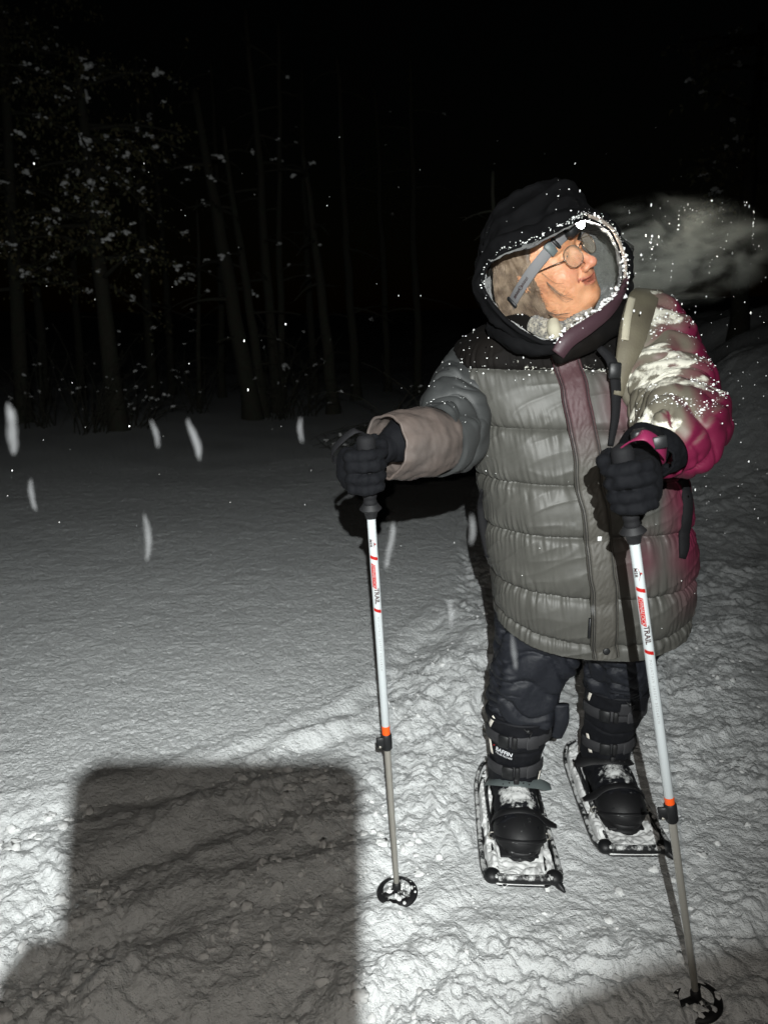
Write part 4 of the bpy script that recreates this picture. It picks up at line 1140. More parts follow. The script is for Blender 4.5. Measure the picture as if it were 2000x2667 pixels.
# ================================================================ SNOWSHOES
def snowshoe(cx, cy, ang, boot_o, label, ankle_col, seed):
    S_ = empty('snowshoe', (cx, cy, .01), label, 'snowshoe', 'plastic snowshoes strapped to her boots')
    ca, sa = math.cos(ang), math.sin(ang)
    r = np.array([ca, sa, 0]); f = np.array([sa, -ca, 0]); u = np.array([0, 0, 1.])
    o = np.array([cx, cy, .012]); L = lambda x, y, z: o + r * x + f * y + u * z
    hw, fl, bl = .088, .265, .270
    # outline from tail (y = -bl) round the front (y = fl)
    half = [(.030, -bl), (.062, -bl + .03), (.084, -.16), (.090, -.02), (.092, .10), (.092, .20), (.086, .245), (.060, fl)]
    out = [(-x, y) for x, y in half] + [(x, y) for x, y in half[::-1]]
    # side rails (a raised moulded wall) and front bar
    for s in (-1, 1):
        P = np.array([L(s * x, y, .012 + .012 * sst(-.18, -.27, y) + .014 * sst(.18, .27, y)) for x, y in half])
        V, F = tube(P, [.005, .007, .0075, .0075, .0085, .0095, .010, .009], 12, 80, flat=.8, ref=tuple(r)); N = vnormals(V, np.array([q for q in F if len(q) == 4]))
        fr_ = .50 * sst(.0, .6, N[:, 2]) + .12 * (pn(V[:, 0] * 30, V[:, 1] * 18, 0, seed) > .05)
        obj('side_rail', V, F, M['plastic'], S_, attr={'frost': np.clip(fr_, 0, .6)})
        P = np.array([L(s * x * .62, y, .020) for x, y in [(.10, -.16), (.105, 0), (.105, .12), (.095, .22)]])
        V, F = tube(P, .0045, 8, 40, flat=.8, ref=tuple(r)); obj('inner_rib', V, F, M['plastic'], S_, attr={'frost': np.full(len(V), .42)})
        V, F = crumbs([L(s * .074, fl - .016, .022)], [.021], 2, .0, squash=.8)
        obj('corner_boss', V, F, M['plastic'], S_, attr={'frost': np.full(len(V), .22)})
        if s > 0: V, F = tube([L(s * .070, fl - .02, .018), L(s * .084, fl + .002, .014), L(s * .094, fl + .016, .008)], [.010, .009, .003], 10, 16); obj('front_tooth', V, F, M['plastic'], S_, attr={'frost': np.full(len(V), .2)})
    V, F = tube([L(-.085, fl - .018, .020), L(-.04, fl - .004, .024), L(.04, fl - .004, .024), L(.085, fl - .018, .020)], [.011, .0095, .0095, .011], 12, 60, flat=1.25, ref=(0, 0, 1)); N = vnormals(V, np.array([q for q in F if len(q) == 4]))
    obj('front_bar', V, F, M['plastic'], S_, attr={'frost': np.clip(.50 * sst(-.2, .7, N[:, 2] - N[:, 1] * .4), 0, .6)})
    # deck plate
    P = np.array([L(x * .95, y * .97, .004) for x, y in out]); n_ = len(P)
    V = np.vstack([P, P - u * .005]); F = [tuple(range(n_))[::-1], tuple(range(n_, 2 * n_))] + [(i, (i + 1) % n_, n_ + (i + 1) % n_, n_ + i) for i in range(n_)]
    obj('deck', V, F, M['plastic'], S_, smooth=False, attr={'frost': np.full(len(V), .3)})
    # packed snow lying in the deck, humped, with gaps where the plastic shows
    gx, gy = np.meshgrid(np.linspace(-1, 1, 90), np.linspace(-1, 1, 240), indexing='ij')
    yy = gy * .258; ww = np.interp(yy, [-.27, -.22, -.12, .2, .262], [.03, .07, .084, .085, .062])
    xx = gx * ww
    wx, wy = cx + xx, cy + yy
    hh = .016 + .012 * np.abs(pn(xx * 22, yy * 22, seed, 171)) + .008 * np.abs(pn(xx * 55, yy * 55, seed, 172)) + .006 * pn(xx * 11, yy * 8, seed, 173)
    pl = (np.abs(xx) < .050) & (yy > .02) & (yy < .20)
    hh = hh - .010 * sst(.060, .050, np.abs(xx)) * sst(.0, .04, yy) * sst(.24, .20, yy)
    hh = hh * sst(1.0, .90, np.abs(gx)) * sst(1.0, .96, np.abs(gy)) + .0045
    gap = sst(.05, .25, pn(xx * 26, yy * 9, seed, 174)) * sst(.55, .8, np.abs(gx)); hh = hh - .016 * gap
    V = (o + xx[..., None] * r + yy[..., None] * f + hh[..., None] * u).reshape(-1, 3)
    s_ = obj('snow_cover', V, grid_faces(90, 240, flip=True), M['crumb'], S_); s_['kind'] = 'stuff'
    # binding plate under the boot
    V, F = box(L(0, .03, .022), (.095, .30, .006), [r, f, u], .002); obj('binding_plate', V, F, M['rubber'], S_, attr={'frost': np.full(len(V), .33)})
    return S_, L, r, f, u
def push(P, sd, off=.005):
    P = np.array(P, float)
    for i in range(len(P)):
        for _ in range(6):
            d = sd(P[i])
            if d > off: break
            e = .002; g = np.array([sd(P[i] + np.eye(3)[k] * e) - sd(P[i] - np.eye(3)[k] * e) for k in range(3)]); g /= np.linalg.norm(g) + 1e-9
            P[i] += g * (off - d)
    return P
SD = None
def over_strap(S_, L, pts, wid, m, name, th=.0035, frost=.0):
    P = np.array([L(*p) for p in pts]); W0 = np.broadcast_to(np.asarray(wid, float), (len(P),)); Q = spline(np.column_stack([P, W0]), 26); P, wid = push(Q[:, :3], SD), Q[:, 3]
    for _ in range(2): P[1:-1] = (P[:-2] + 2 * P[1:-1] + P[2:]) / 4
    c = P.mean(0) - [0, 0, .05]
    V, F = ribbon(P, P - c, wid, th, 60); return obj(name, V, F, m, S_, attr={'frost': np.full(len(V), frost)})
def shoe_straps(S_, L, dx, dy, ankle_m, flipx=1):
    k = flipx
    # ankle strap with a long free tab, two toe straps, heel strap
    over_strap(S_, L, [(dx - k * .068, dy - .02, .055), (dx - k * .070, dy + .02, .090), (dx - k * .045, dy + .062, .118), (dx, dy + .078, .124), (dx + k * .045, dy + .068, .118), (dx + k * .078, dy + .055, .108), (dx + k * .096, dy + .05, .100)], [.020, .022, .022, .022, .024, .034, .020], ankle_m, 'ankle_strap')
    for q in np.linspace(-.045, .045, 7):
        if abs(q) < .006: continue
        hp = push([L(dx + q, dy + .080 - 4.5 * q * q, .120 - q * q * 4)], SD, .0072)[0]; V, F = crumbs([hp], [.0022], 1, 0); obj('strap_hole', V, F, M['thread'], S_)
    V, F = box(push([L(dx, dy + .078, .122)], SD, .006)[0], (.014, .009, .025), None, .002); obj('keeper', V, F, M['rubber'], S_, attr={'frost': [0.] * len(V)})
    over_strap(S_, L, [(dx - k * .066, dy + .12, .030), (dx - k * .064, dy + .145, .062), (dx - k * .035, dy + .165, .090), (dx, dy + .170, .096), (dx + k * .040, dy + .165, .086), (dx + k * .074, dy + .160, .066), (dx + k * .096, dy + .162, .058)], [.018, .020, .020, .020, .022, .030, .018], M['rubber'], 'toe_strap', frost=.30)
    over_strap(S_, L, [(dx - k * .064, dy + .16, .028), (dx - k * .055, dy + .205, .052), (dx - k * .02, dy + .230, .062), (dx + k * .03, dy + .228, .060), (dx + k * .062, dy + .20, .046)], .010, M['rubber'], 'toe_cord', frost=.35)
    for s in (-1, 1):
        V, F = tube([L(dx + s * .066, dy - .03, .05), L(dx + s * .072, dy + .03, .055), L(dx + s * .070, dy + .11, .042), L(dx + s * .066, dy + .18, .030)], [.010, .011, .011, .008], 10, 30, flat=.4, ref=(1, 0, 0)); N = vnormals(V, np.array([q for q in F if len(q) == 4])); obj('side_cradle', V, F, M['rubber'], S_, attr={'frost': .3 + .15 * (pn(V[:, 0] * 40, V[:, 1] * 30, V[:, 2] * 30, 5) > 0)})
        V, F = tube([L(dx + s * .069, dy + .175, .036) + np.array([.009 * math.cos(a_), 0, .009 * math.sin(a_)]) for a_ in np.linspace(0, 2 * np.pi, 20)], .0018, 6, cap=False); obj('strap_ring', V, F, M['steel'], S_)
    over_strap(S_, L, [(dx - .066, dy - .03, .055), (dx - .045, dy - .075, .060), (dx, dy - .092, .062), (dx + .045, dy - .075, .060), (dx + .066, dy - .03, .055)], .020, M['rubber'], 'heel_strap')
S1, LS1, a1, b1_, c1 = snowshoe(.346, 1.845, -.05, None, 'snowshoe under her right boot, the nearer one with the pale grey ankle strap', M['greystrap'], 181)
SD = sd1
shoe_straps(S1, LS1, .006, -.060, M['greystrap'])
S2, LS2, a2, b2_, c2 = snowshoe(.638, 1.955, -.01, None, 'snowshoe under her left boot, the farther one with the black ankle strap', M['rubber'], 191)
SD = sd2
shoe_straps(S2, LS2, .0, -.060, M['rubber'], -1)

# ================================================================ TREKKING POLES
def pole(base, tip_top, label):
    """base: point where the basket sits; tip_top: top end of the grip"""
    base = np.array(base, float); top = np.array(tip_top, float)
    ax = (top - base); Ln = np.linalg.norm(ax); ax /= Ln
    t = empty('trekking_pole', base, label, 'trekking pole', 'pair of white trekking poles')
    toc = CAM - base; nrm = toc - ax * toc.dot(ax); nrm /= np.linalg.norm(nrm); sd = np.cross(nrm, ax)   # faces the viewer / points right
    sd = np.cross(ax, nrm) * -1 if np.cross(ax, nrm)[0] < 0 else np.cross(ax, nrm)
    return t, base, ax, nrm, sd, Ln
def make_pole(base, top, zc, zo, zw, label, lever):
    t, b, ax, nm, sd, Ln = pole(base, top, label)
    at = lambda l, a=0.0, rr=0.0: b + ax * l + (nm * math.cos(a) + sd * math.sin(a)) * rr
    add = lambda name, ls, rs, m, seg=28, **k: obj(name, *tube([at(l) for l in ls], rs, seg, ref=tuple(nm)), m, t, **k)
    sharp(add('lower_shaft', [-.03, .0, .02, zc - .015], [.0055, .0062, .0065, .0075], M['steel']))
    sharp(add('tip', [-.085, -.03], [.002, .0055], M['plastic'], attr={'frost': np.zeros(2 * 28 + 2)}))
    sharp(add('clamp', [zc - .022, zc - .018, zc + .014, zc + .018], [.0095, .0118, .0118, .0098], M['plastic'], attr={'frost': np.full(4 * 28 + 2, .0)}))
    sharp(add('orange_band', [zc + .0165, zo], [.0090, .0090], M['orange']))
    sharp(add('upper_shaft', [zo + .0002, zw], [.0088, .0088], M['tubewhite']))
    V, F = box(at(zc, -1.15, .0145), (.007, .020, .026), [nm, sd, ax] , .002); obj('clamp_lever', V, F, M['plastic'] , t, attr={'frost': np.full(len(V), .25 if lever else .0)})
    V, F = tube([at(zc - .010, -1.15, .014), at(zc - .010, -1.15, .0195)], .004, 10); obj('clamp_screw', V, F, M['steel'], t)
    if lever:
        V, F = box(at(zc, -.95, .0135), (.0015, .010, .020), [nm, sd, ax]); obj('lever_mark', V, F, M['red'], t)
    # grip: flared collar, shaft of foam, domed top
    sharp(add('grip_collar', [zw - .014, zw - .002, zw + .006, zw + .016], [.0105, .0135, .0225, .0150], M['rubber'], attr={'frost': np.zeros(4 * 28 + 2)}), 40)
    V, F = tube([at(l) for l in (zw + .010, zw + .03, zw + .06, zw + .10, zw + .135, zw + .150, zw + .156)], [.0135, .0140, .0165, .0150, .0185, .016, .006], 28, 60, ref=tuple(nm), disp=lambda s, a_: -.0012 * (np.sin(s * 520) > .5) * (s < .10)); obj('grip', V, F, M['blackfab'], t)
    # lettering wrapped on the white tube, reading downwards
    def wrap(V, l0, off, rad=.00915):
        out = []
        for v in V:
            a_ = (v[1] + off) / rad; out.append(at(l0 - v[0], a_, rad + v[2]))
        return np.array(out)
    def letters(s_, sz, l0, off, m, name='lettering', bold=0.0, sp=1.0, it=0.0):
        V, F = text_mesh(s_, sz, bold, it, sp); V[:, 2] = 0; obj(name, wrap(V, l0, off), F, m, t, smooth=False)
    def patch(l0, l1, o0, o1, skew, m, name, rad=.00905):
        V = []; n_ = 8
        for i in range(2):
            for j in range(n_):
                q = j / (n_ - 1); V.append((i * (l0 - l1) - skew * q, o0 + (o1 - o0) * q, 0))
        obj(name, wrap(np.array(V), l0, 0, rad), [(j, j + 1, n_ + j + 1, n_ + j) for j in range(n_ - 1)], m, t)
    l = zw - .055
    # mountain mark with the three letters beneath it
    V = np.array([(.000, -.001, 0), (.012, .0065, 0), (.026, -.001, 0), (.018, .0005, 0), (.012, .0022, 0), (.007, .0008, 0)]); 
    obj('mountain_mark', wrap(V, l, 0), [(0, 1, 4, 5), (1, 2, 3, 4)], M['red'], t, smooth=False)
    V = np.array([(.006, .0012, 0), (.012, .0035, 0), (.018, .0012, 0)]); obj('mountain_mark', wrap(V, l, 0, .00925), [(0, 1, 2)], M['ink'], t, smooth=False)
    letters('MSR', .0088, l - .001, -.0050, M['ink'], bold=.0003, sp=1.1)
    patch(l - .035, l - .042, -.0085, .0080, -.006, M['red'], 'stripe')
    patch(l - .052, l - .105, -.0075, .0015, -.005, M['red'], 'name_panel')
    letters('DYNALOCK', .0098, l - .056, -.0030, M['tubewhite'], bold=-.0001, it=.2, sp=.92)
    letters('TRAIL', .0135, l - .108, .0005, M['ink'], bold=.0004, sp=.98)
    patch(l - .152, l - .159, -.0085, .0080, -.006, M['red'], 'stripe')
    letters('MOUNTAIN SAFETY RESEARCH', .0062, l - .172, .0, M['greyink'], sp=1.55)
    # snow basket: dished ring on three spokes
    bc = at(.0); R_o, R_i = .049, .033
    e1, e2 = nm - ax * 0, sd
    up = ax
    mbk = MB(); nr = 72
    ring = []
    for (rr, hh) in ((R_i, .010), (R_o - .004, .003), (R_o, .0), (R_o, -.003), (R_o - .004, -.001), (R_i, .0065)):
        ring.append([bc + (e1 * math.cos(a_) + e2 * math.sin(a_)) * rr + up * (hh - .004) for a_ in np.linspace(0, 2 * np.pi, nr, endpoint=False)])
    ring = np.array(ring); V = ring.reshape(-1, 3); F = [tuple(q) for q in grid_faces(6, nr, True)] + [(5 * nr + i, 5 * nr + (i + 1) % nr, (i + 1) % nr, i) for i in range(nr)]
    N = np.array(V)[:, 0] * 0
    BK = obj('basket', V, F, M['rubber'], t, attr={'frost': np.clip(.30 + .35 * pn(V[:, 0] * 40, V[:, 1] * 40, 0, 201), 0, .6)})
    for a_ in (.9, 3.0, 5.2):
        d_ = e1 * math.cos(a_) + e2 * math.sin(a_)
        V, F = box(bc + d_ * .021 + up * .004, (.030, .016, .004), [d_, np.cross(up, d_), up], .0015); obj('basket_spoke', V, F, M['rubber'], BK, attr={'frost': np.full(len(V), .40)})
    V, F = tube([at(-.008), at(.020), at(.026)], [.011, .010, .007], 20, ref=tuple(nm)); obj('basket_hub', V, F, M['rubber'], BK, attr={'frost': np.full(len(V), .35)})
    k_ = 40; a_ = rng.uniform(0, 6.28, k_); rr = rng.uniform(.006, .045, k_)
    V, F = crumbs([bc + (e1 * math.cos(x_) + e2 * math.sin(x_)) * y_ + up * rng.uniform(0, .006) for x_, y_ in zip(a_, rr)], rng.uniform(.0015, .006, k_), 1, .4, .7); s_ = obj('caked_snow', V, F, M['crumb'], BK); s_['kind'] = 'stuff'
    return t, at, ax, nm, sd, Ln
bL = np.array(G(1034, 2332)) ; bL[2] = .012
dL = W(966, 1338, 1.475) - bL; LL = np.linalg.norm(dL); axL = dL / LL
zc_ = lambda b, ax, py: min(np.linspace(0, 1.3, 1301), key=lambda l: abs(1333.5 - 2000 * (((b + ax * l - CAM)[1] * math.sin(PITCH) + (b + ax * l - CAM)[2] * math.cos(PITCH)) / ((b + ax * l - CAM)[1] * math.cos(PITCH) - (b + ax * l - CAM)[2] * math.sin(PITCH))) - py))
lc, lo_, lw = zc_(bL, axL, 1929), zc_(bL, axL, 1890), zc_(bL, axL, 1332)
poleL, atL, axL, nmL, sdL, _ = make_pole(bL, bL + axL * (lw + .15), lc, lo_, lw, 'trekking pole in her right hand, left of her, whole basket in view', False)
bR = np.array(G(1812, 2618)); bR[2] = .012
dR = W(1650, 1398, 1.235) - bR; axR = dR / np.linalg.norm(dR)
lc2, lo2, lw2 = zc_(bR, axR, 2113), zc_(bR, axR, 2075), zc_(bR, axR, 1394)
poleR, atR, axR, nmR, sdR, _ = make_pole(bR, bR + axR * (lw2 + .15), lc2, lo2, lw2, 'trekking pole in her left hand, crossing the parka, basket at the bottom edge', True)

# ================================================================ GLOVES gripping the poles
def glove(at, lw, ax, side, wrist, name_parent, seed):
    """side +1: palm on the right of the pole, fingers cross the front to the left"""
    c = at(lw + .085)
    X = np.array([1., 0, 0]) - ax * ax[0]; X /= np.linalg.norm(X); Fw = np.cross(X, ax); Fw = -Fw if Fw[1] > 0 else Fw     # X right, Fw to the viewer
    X = X * side
    pt = lambda a, r_, h: c + (X * math.cos(a) + Fw * math.sin(a)) * r_ + ax * h     # a = 0 palm side, 90 deg = front
    ch = []
    hs = [.030, .010, -.010, -.029]; rs = [.0108, .0115, .0112, .0100]; ln = [.92, 1.0, .96, .85]
    for h, r_, l_ in zip(hs, rs, ln):
        aa = np.radians(np.array([-6, 35, 78, 118, 158, 188]) * (1, 1, 1, l_, l_, l_)[0] * 1.0); aa[3:] *= l_
        R = np.array([.038, .037, .032, .029, .028, .027])
        ch.append(([pt(a, R_, h + .006 * math.sin(a) * (1 if h > 0 else -.3)) for a, R_ in zip(aa, R)], [r_ * 1.12, r_ * 1.15, r_ * 1.06, r_, r_ * .98, r_ * .86]))
    thumb = ([pt(-.75, .050, .020), pt(-.9 - .6, .040, .040), pt(-2.0, .034, .050), pt(-2.75, .032, .046), pt(-3.3, .031, .036)], [.0145, .0135, .0125, .0115, .0100])
    wr = np.array(wrist, float)
    palmA = pt(-.45, .037, .018); palmB = pt(-.45, .037, -.020)
    allp = np.array([p for q in ch for p in q[0]] + [wr, palmA, palmB])
    lo, hi = allp.min(0) - .05, allp.max(0) + .05
    def sdf(Xg, Yg, Zg):
        d = cap(Xg, Yg, Zg, palmA, palmB, .022, .020)
        d = smin(d, cap(Xg, Yg, Zg, pt(-.1, .037, .030), pt(-.1, .037, -.026), .016, .015), .014)
        d = smin(d, cap(Xg, Yg, Zg, (palmA + palmB) / 2, wr, .025, .029), .022)
        for P, R in ch: d = smin(d, chain(Xg, Yg, Zg, P, R, .004), .0035)
        return smin(d, chain(Xg, Yg, Zg, thumb[0], thumb[1], .005), .007)
    V, F = nets(sdf, lo, hi, .003); V = relax(V, F, 1, .3); N = vnormals(V, F)
    V = V + N * (.0022 * fbm(V[:, 0] * 45, V[:, 1] * 45, V[:, 2] * 45, seed))[:, None]
    g_ = obj('glove', V, F, M['glove'], PR); big = .84 if side > 0 else .92
    # cuff of the glove, wrist strap with its buckle
    d_ = wr - (palmA + palmB) / 2; d_ /= np.linalg.norm(d_)
    V, F = tube([wr - d_ * .012, wr + d_ * .012, wr + d_ * .060], [.036 * big, .045 * big, .054 * big], 36, 30, disp=lambda s, t: .003 * fbm(s * 40, np.cos(t) * 2, np.sin(t) * 2, seed + 3)); obj('glove_cuff', V, F, M['glove'], g_)
    return g_, pt, wr, d_, c, X, Fw
gL, ptL, wL, dLw, cL, XL, FL = glove(atL, lw, axL, -1, (.018, 1.545, 1.083), PR, 211)
gR, ptR, wR, dRw, cR, XR, FR = glove(atR, lw2, axR, 1, (.455, 1.330, 1.088), PR, 221)
def loopstrap(pts, wid, m, name, parent, nrm, label=None):
    V, F = ribbon(np.array(pts), np.array(nrm), wid, .0025, 60); return obj(name, V, F, m, parent, label=label)
# wrist loops hang from the tops of the poles
loopstrap([atL(lw + .150), ptL(1.0, .035, .085), ptL(.2, .062, .050), ptL(-.3, .07, .02), ptL(-.8, .064, .010)], .014, M['blackfab'], 'wrist_strap', poleL, [(0, 0, 1), (-.3, -.6, .6), (-.8, -.5, .2), (-.9, 0, 0), (-.8, .6, 0)])
loopstrap([atR(lw2 + .150), ptR(.8, .040, .085), ptR(.35, .058, .060), ptR(.0, .068, .040), ptR(-.35, .072, .028)], .022, mat('magenta_webbing', (.16, .012, .05), .5, bump=[(600, .4, .0006)]), 'wrist_strap', poleR, [(0, -.3, 1), (.3, -.6, .6), (.5, -.8, .2), (.9, -.4, 0), (.8, .6, 0)])
V, F = box(ptR(.5, .060, .068), (.022, .005, .020), [XR, FR, axR], .0015); obj('strap_buckle', V, F, M['plastic'], poleR, attr={'frost': [0.] * len(V)})
V, F = box(wR + [-.02, -.030, .045], (.030, .022, .024), [XR, FR, axR], .006); WT = obj('glove_toggle', V, F, M['plastic'], gR, attr={'frost': [0.] * len(V)})
V, F = text_mesh('50', .0150, .0002); obj('lettering', wR + [-.031, -.0425, .045] + V[:, :1] * XR + V[:, 1:2] * axR - [0, .0006, 0], F, M['greyink'], gR, smooth=False)

# ================================================================ BACKPACK
BP = empty('backpack', (.43, 2.06, 1.05), 'dark backpack on her back with an olive-grey strap over her left shoulder', 'backpack')
V, F = box((.44, 2.11, 1.03), (.26, .15, .42), None, .05); 
V = np.array(V); obj('pack_body', V, F, M['blackfab'], BP)
P = [W(1700, 768, 1.90), W(1690, 760, 1.84), W(1672, 785, 1.775), W(1655, 840, 1.71), W(1640, 900, 1.675), W(1622, 960, 1.655), W(1608, 1030, 1.642)]
V, F = ribbon(P, [(.1, .3, 1), (.1, -.1, 1), (.1, -.7, .7), (.1, -1, .3), (.05, -1, .1), (0, -1, .05), (0, -1, 0)], [.050, .060, .066, .066, .056, .036, .022], .014, 60); obj('shoulder_strap', V, F, M['strap'], BP, label='olive-grey padded shoulder strap')
P = [W(1645, 775, 1.735), W(1633, 830, 1.69), W(1627, 885, 1.668)]
V, F = ribbon(P, [(0, -.8, .5), (0, -1, .2), (0, -1, .1)], [.016, .017, .016], .006, 24); obj('strap_webbing', V, F, M['cream'], BP)
P = [W(1560, 905, 1.655), W(1592, 940, 1.645), W(1603, 1000, 1.64), W(1603, 1080, 1.642), W(1590, 1160, 1.645)]
V, F = ribbon(P, [(0, -1, .1)] * 5, [.014, .022, .022, .018, .012], .006, 40); obj('chest_strap', V, F, M['blackfab'], BP)
V, F = box(W(1601, 965, 1.632), (.026, .010, .034), None, .003); obj('strap_buckle', V, F, M['plastic'], BP, attr={'frost': [.2] * len(V)})

# ================================================================ SNOW LYING ON HER
def dust(V, N, mask, n, r0, r1, level=1, up=.6):
    idx = np.flatnonzero(mask); 
    if len(idx) == 0: return np.zeros((0, 3)), np.zeros(0)
    i = rng.choice(idx, n); R = r0 + (r1 - r0) * rng.random(n)**3
    return V[i] + N[i] * (R * up)[:, None] + rng.normal(size=(n, 3)) * .0015, R
PS, RS = [], []
cln = pn(VR[:, 0] * 13, VR[:, 1] * 13, VR[:, 2] * 13, 231)
m_ = (NR[:, 2] > .45) & (NR[:, 0] < .55) & (cln > .10) & (VR[:, 2] > 1.12)
for a_ in (dust(VR, NR, m_, 800, .0004, .0024), dust(VR, NR, (NR[:, 2] > .15) & (VR[:, 2] > 1.1), 120, .0006, .002), dust(VJ, NJ, (VJ[:, 2] > 1.2) & (NJ[:, 1] < .1), 160, .0007, .0026), dust(VJ, NJ, (np.abs(ZZ.ravel() - 1.225) < .006) & (NJ[:, 1] < .1), 60, .0008, .0025), dust(VJ, NJ, (NJ[:, 1] < 0), 45, .0006, .0017), dust(VL, NL, NL[:, 2] > .5, 90, .0006, .0018), dust(ho, hn, (hn[:, 2] > .2), 160, .0006, .002)):
    PS.append(a_[0]); RS.append(a_[1])
# crust along the rim of the hood
for a0, a1, n_, rr, sp in ((0, 4.2, 260, .0028, .004), (3.6, 6.0, 420, .0045, .007), (11, 13.9, 120, .0024, .003), (8.5, 11, 30, .0016, .003)):
    q = (a0 + (a1 - a0) * rng.random(n_)) / m14 * NT; i = q.astype(int) % NT
    PS.append(rimP[i] + rng.normal(size=(n_, 3)) * sp + [0, -.006, .003]); RS.append(.0006 + rr * rng.random(n_)**3)
V, F = crumbs(np.vstack(PS), np.concatenate(RS), 1, .45, .8)
d_ = obj('snow_dusting', V, F, M['crumb'], PR); d_['kind'] = 'stuff'

# ================================================================ FALLING SNOW (flakes and clumps at rest in the air)
BIG = [(505, 1145, 1.15, 11, 4.6), (784, 1120, 1.3, 5, 7), (86, 1290, 1.2, 6, 7), (382, 1400, 1.15, 9, 7), (1016, 1420, 1.15, 9, 6.5), (32, 1120, 1.1, 11, 5), (404, 1130, 1.3, 5, 7), (1338, 1700, 1.1, 7, 8), (1228, 1380, 1.4, 6, 6), (1172, 1600, 1.2, 6, 6), (1545, 1590, 1.2, 3, 4), (1495, 1366, 1.5, 4, 1)]
PS = []; RS = []; ST = []
SCL = []
for px, py, Y, r_, st in [(a_, b_, rng.uniform(.42, .60), d_ * 1.15, e_) for a_, b_, c__, d_, e_ in BIG]:          # near flakes: one long fluffy aggregate each, tilted its own way
    PS.append(W(px, py, Y)); RS.append(r_ * Y / 2000 * rng.uniform(.9, 1.1)); SCL.append(min(st, 6))
IV_, IF_ = ico(3)
mbf = MB()
for p, r_, s_ in zip(PS, RS, SCL):
    k_ = 1 + .25 * pn(IV_[:, 0] * 1.5 + p[0] * 40, IV_[:, 1] * 1.5, IV_[:, 2] * 2, 301)
    V = IV_ * k_[:, None] * [r_, r_, r_ * s_]; V[:, 0] += V[:, 2] * rng.uniform(-.16, .06) + r_ * .5 * np.sin(IV_[:, 2] * 2 + p[0] * 30); mbf.add(p + V, IF_)
ff = mbf.out('near_snowflakes', M['flake']); ff['kind'] = 'stuff'; ff['label'] = 'large soft out-of-focus snowflakes drifting close to the camera'; ff['category'] = 'falling snow'
PS = []; RS = []
for i in range(150):
    Y = rng.uniform(1.2, 6); px, py = rng.uniform(0, 2000), rng.uniform(300, 1700)
    PS.append(W(px, py, Y)); RS.append(rng.uniform(.0006, .0015))
for i in range(170):       # lit up in her headlamp beam
    px, py = 1620 + 380 * rng.random(), 520 + 900 * rng.random()**1.4; Y = rng.uniform(1.45, 2.6)
    PS.append(W(px, py, Y)); RS.append(.0005 + .0014 * rng.random()**2)
IVs = crumbs(np.array(PS), np.array(RS), 1, .3, 1.0, stretch=1.7)
fs_ = obj('falling_snow', IVs[0], IVs[1], M['crumb']); fs_['kind'] = 'stuff'; fs_['label'] = 'snowflakes and soft clumps falling through the lamplight'; fs_['category'] = 'falling snow'
# bright crisp flakes close to her lamp
PS = []; RS = []
for px, py, Y, ln in [(1695, 630, 1.62, 34), (1698, 655, 1.6, 40), (1768, 570, 1.7, 46), (1872, 655, 1.7, 26), (1890, 635, 1.75, 24), (1962, 590, 1.8, 90), (1748, 712, 1.6, 44), (1634, 745, 1.6, 54), (1850, 690, 1.9, 36), (1705, 690, 1.9, 30)]:
    for q in np.linspace(-.5, .5, max(2, int(ln / 9))):
        PS.append(W(px - q * 4 + rng.normal() * 1.5, py + q * ln + rng.normal() * 3, Y)); RS.append(.0015 * rng.uniform(.4, 1.2))
V, F = crumbs(np.array(PS), np.array(RS), 1, .3, 1.0, stretch=1.3)
fs2 = obj('lit_snowflakes', V, F, M['crumb']); fs2['kind'] = 'stuff'; fs2['label'] = 'bright icy flakes sparkling in front of her headlamp'; fs2['category'] = 'falling snow'

# ================================================================ BREATH hanging in the headlamp beam
bm = bpy.data.materials.new('breath'); bm.use_nodes = True; nt = bm.node_tree; nt.nodes.clear()
o_ = nt.nodes.new('ShaderNodeOutputMaterial'); pv = nt.nodes.new('ShaderNodeVolumePrincipled'); nt.links.new(pv.outputs[0], o_.inputs['Volume'])
pv.inputs['Color'].default_value = (.86, .88, .80, 1); pv.inputs['Anisotropy'].default_value = .1
tc = nt.nodes.new('ShaderNodeTexCoord'); no = nt.nodes.new('ShaderNodeTexNoise'); no.inputs['Scale'].default_value = 1.9; no.inputs['Detail'].default_value = 5; no.inputs['Distortion'].default_value = 1.2
gr = nt.nodes.new('ShaderNodeVectorMath'); gr.operation = 'LENGTH'; nt.links.new(tc.outputs['Object'], gr.inputs[0]); nt.links.new(tc.outputs['Object'], no.inputs['Vector'])
r1_ = nt.nodes.new('ShaderNodeMapRange'); r1_.inputs[1].default_value = .92; r1_.inputs[2].default_value = .10; r1_.inputs[3].default_value = 0; r1_.inputs[4].default_value = 1; nt.links.new(gr.outputs['Value'], r1_.inputs[0])
r2_ = nt.nodes.new('ShaderNodeMapRange'); r2_.inputs[1].default_value = .47; r2_.inputs[2].default_value = .66; nt.links.new(no.outputs[0], r2_.inputs[0])
mu = nt.nodes.new('ShaderNodeMath'); mu.operation = 'MULTIPLY'; nt.links.new(r1_.outputs[0], mu.inputs[0]); nt.links.new(r2_.outputs[0], mu.inputs[1])
mu2 = nt.nodes.new('ShaderNodeMath'); mu2.operation = 'MULTIPLY'; mu2.inputs[1].default_value = 26.0; nt.links.new(mu.outputs[0], mu2.inputs[0]); nt.links.new(mu2.outputs[0], pv.inputs['Density'])
V, F = ICO2
c_ = W(1742, 655, 1.88)
bo = obj('breath_cloud', V, F, bm); bo.location = c_; bo.scale = (.29, .15, .145); bo['kind'] = 'stuff'; bo['label'] = 'pale breath cloud drifting right of her face in the headlamp beam'; bo['category'] = 'breath'

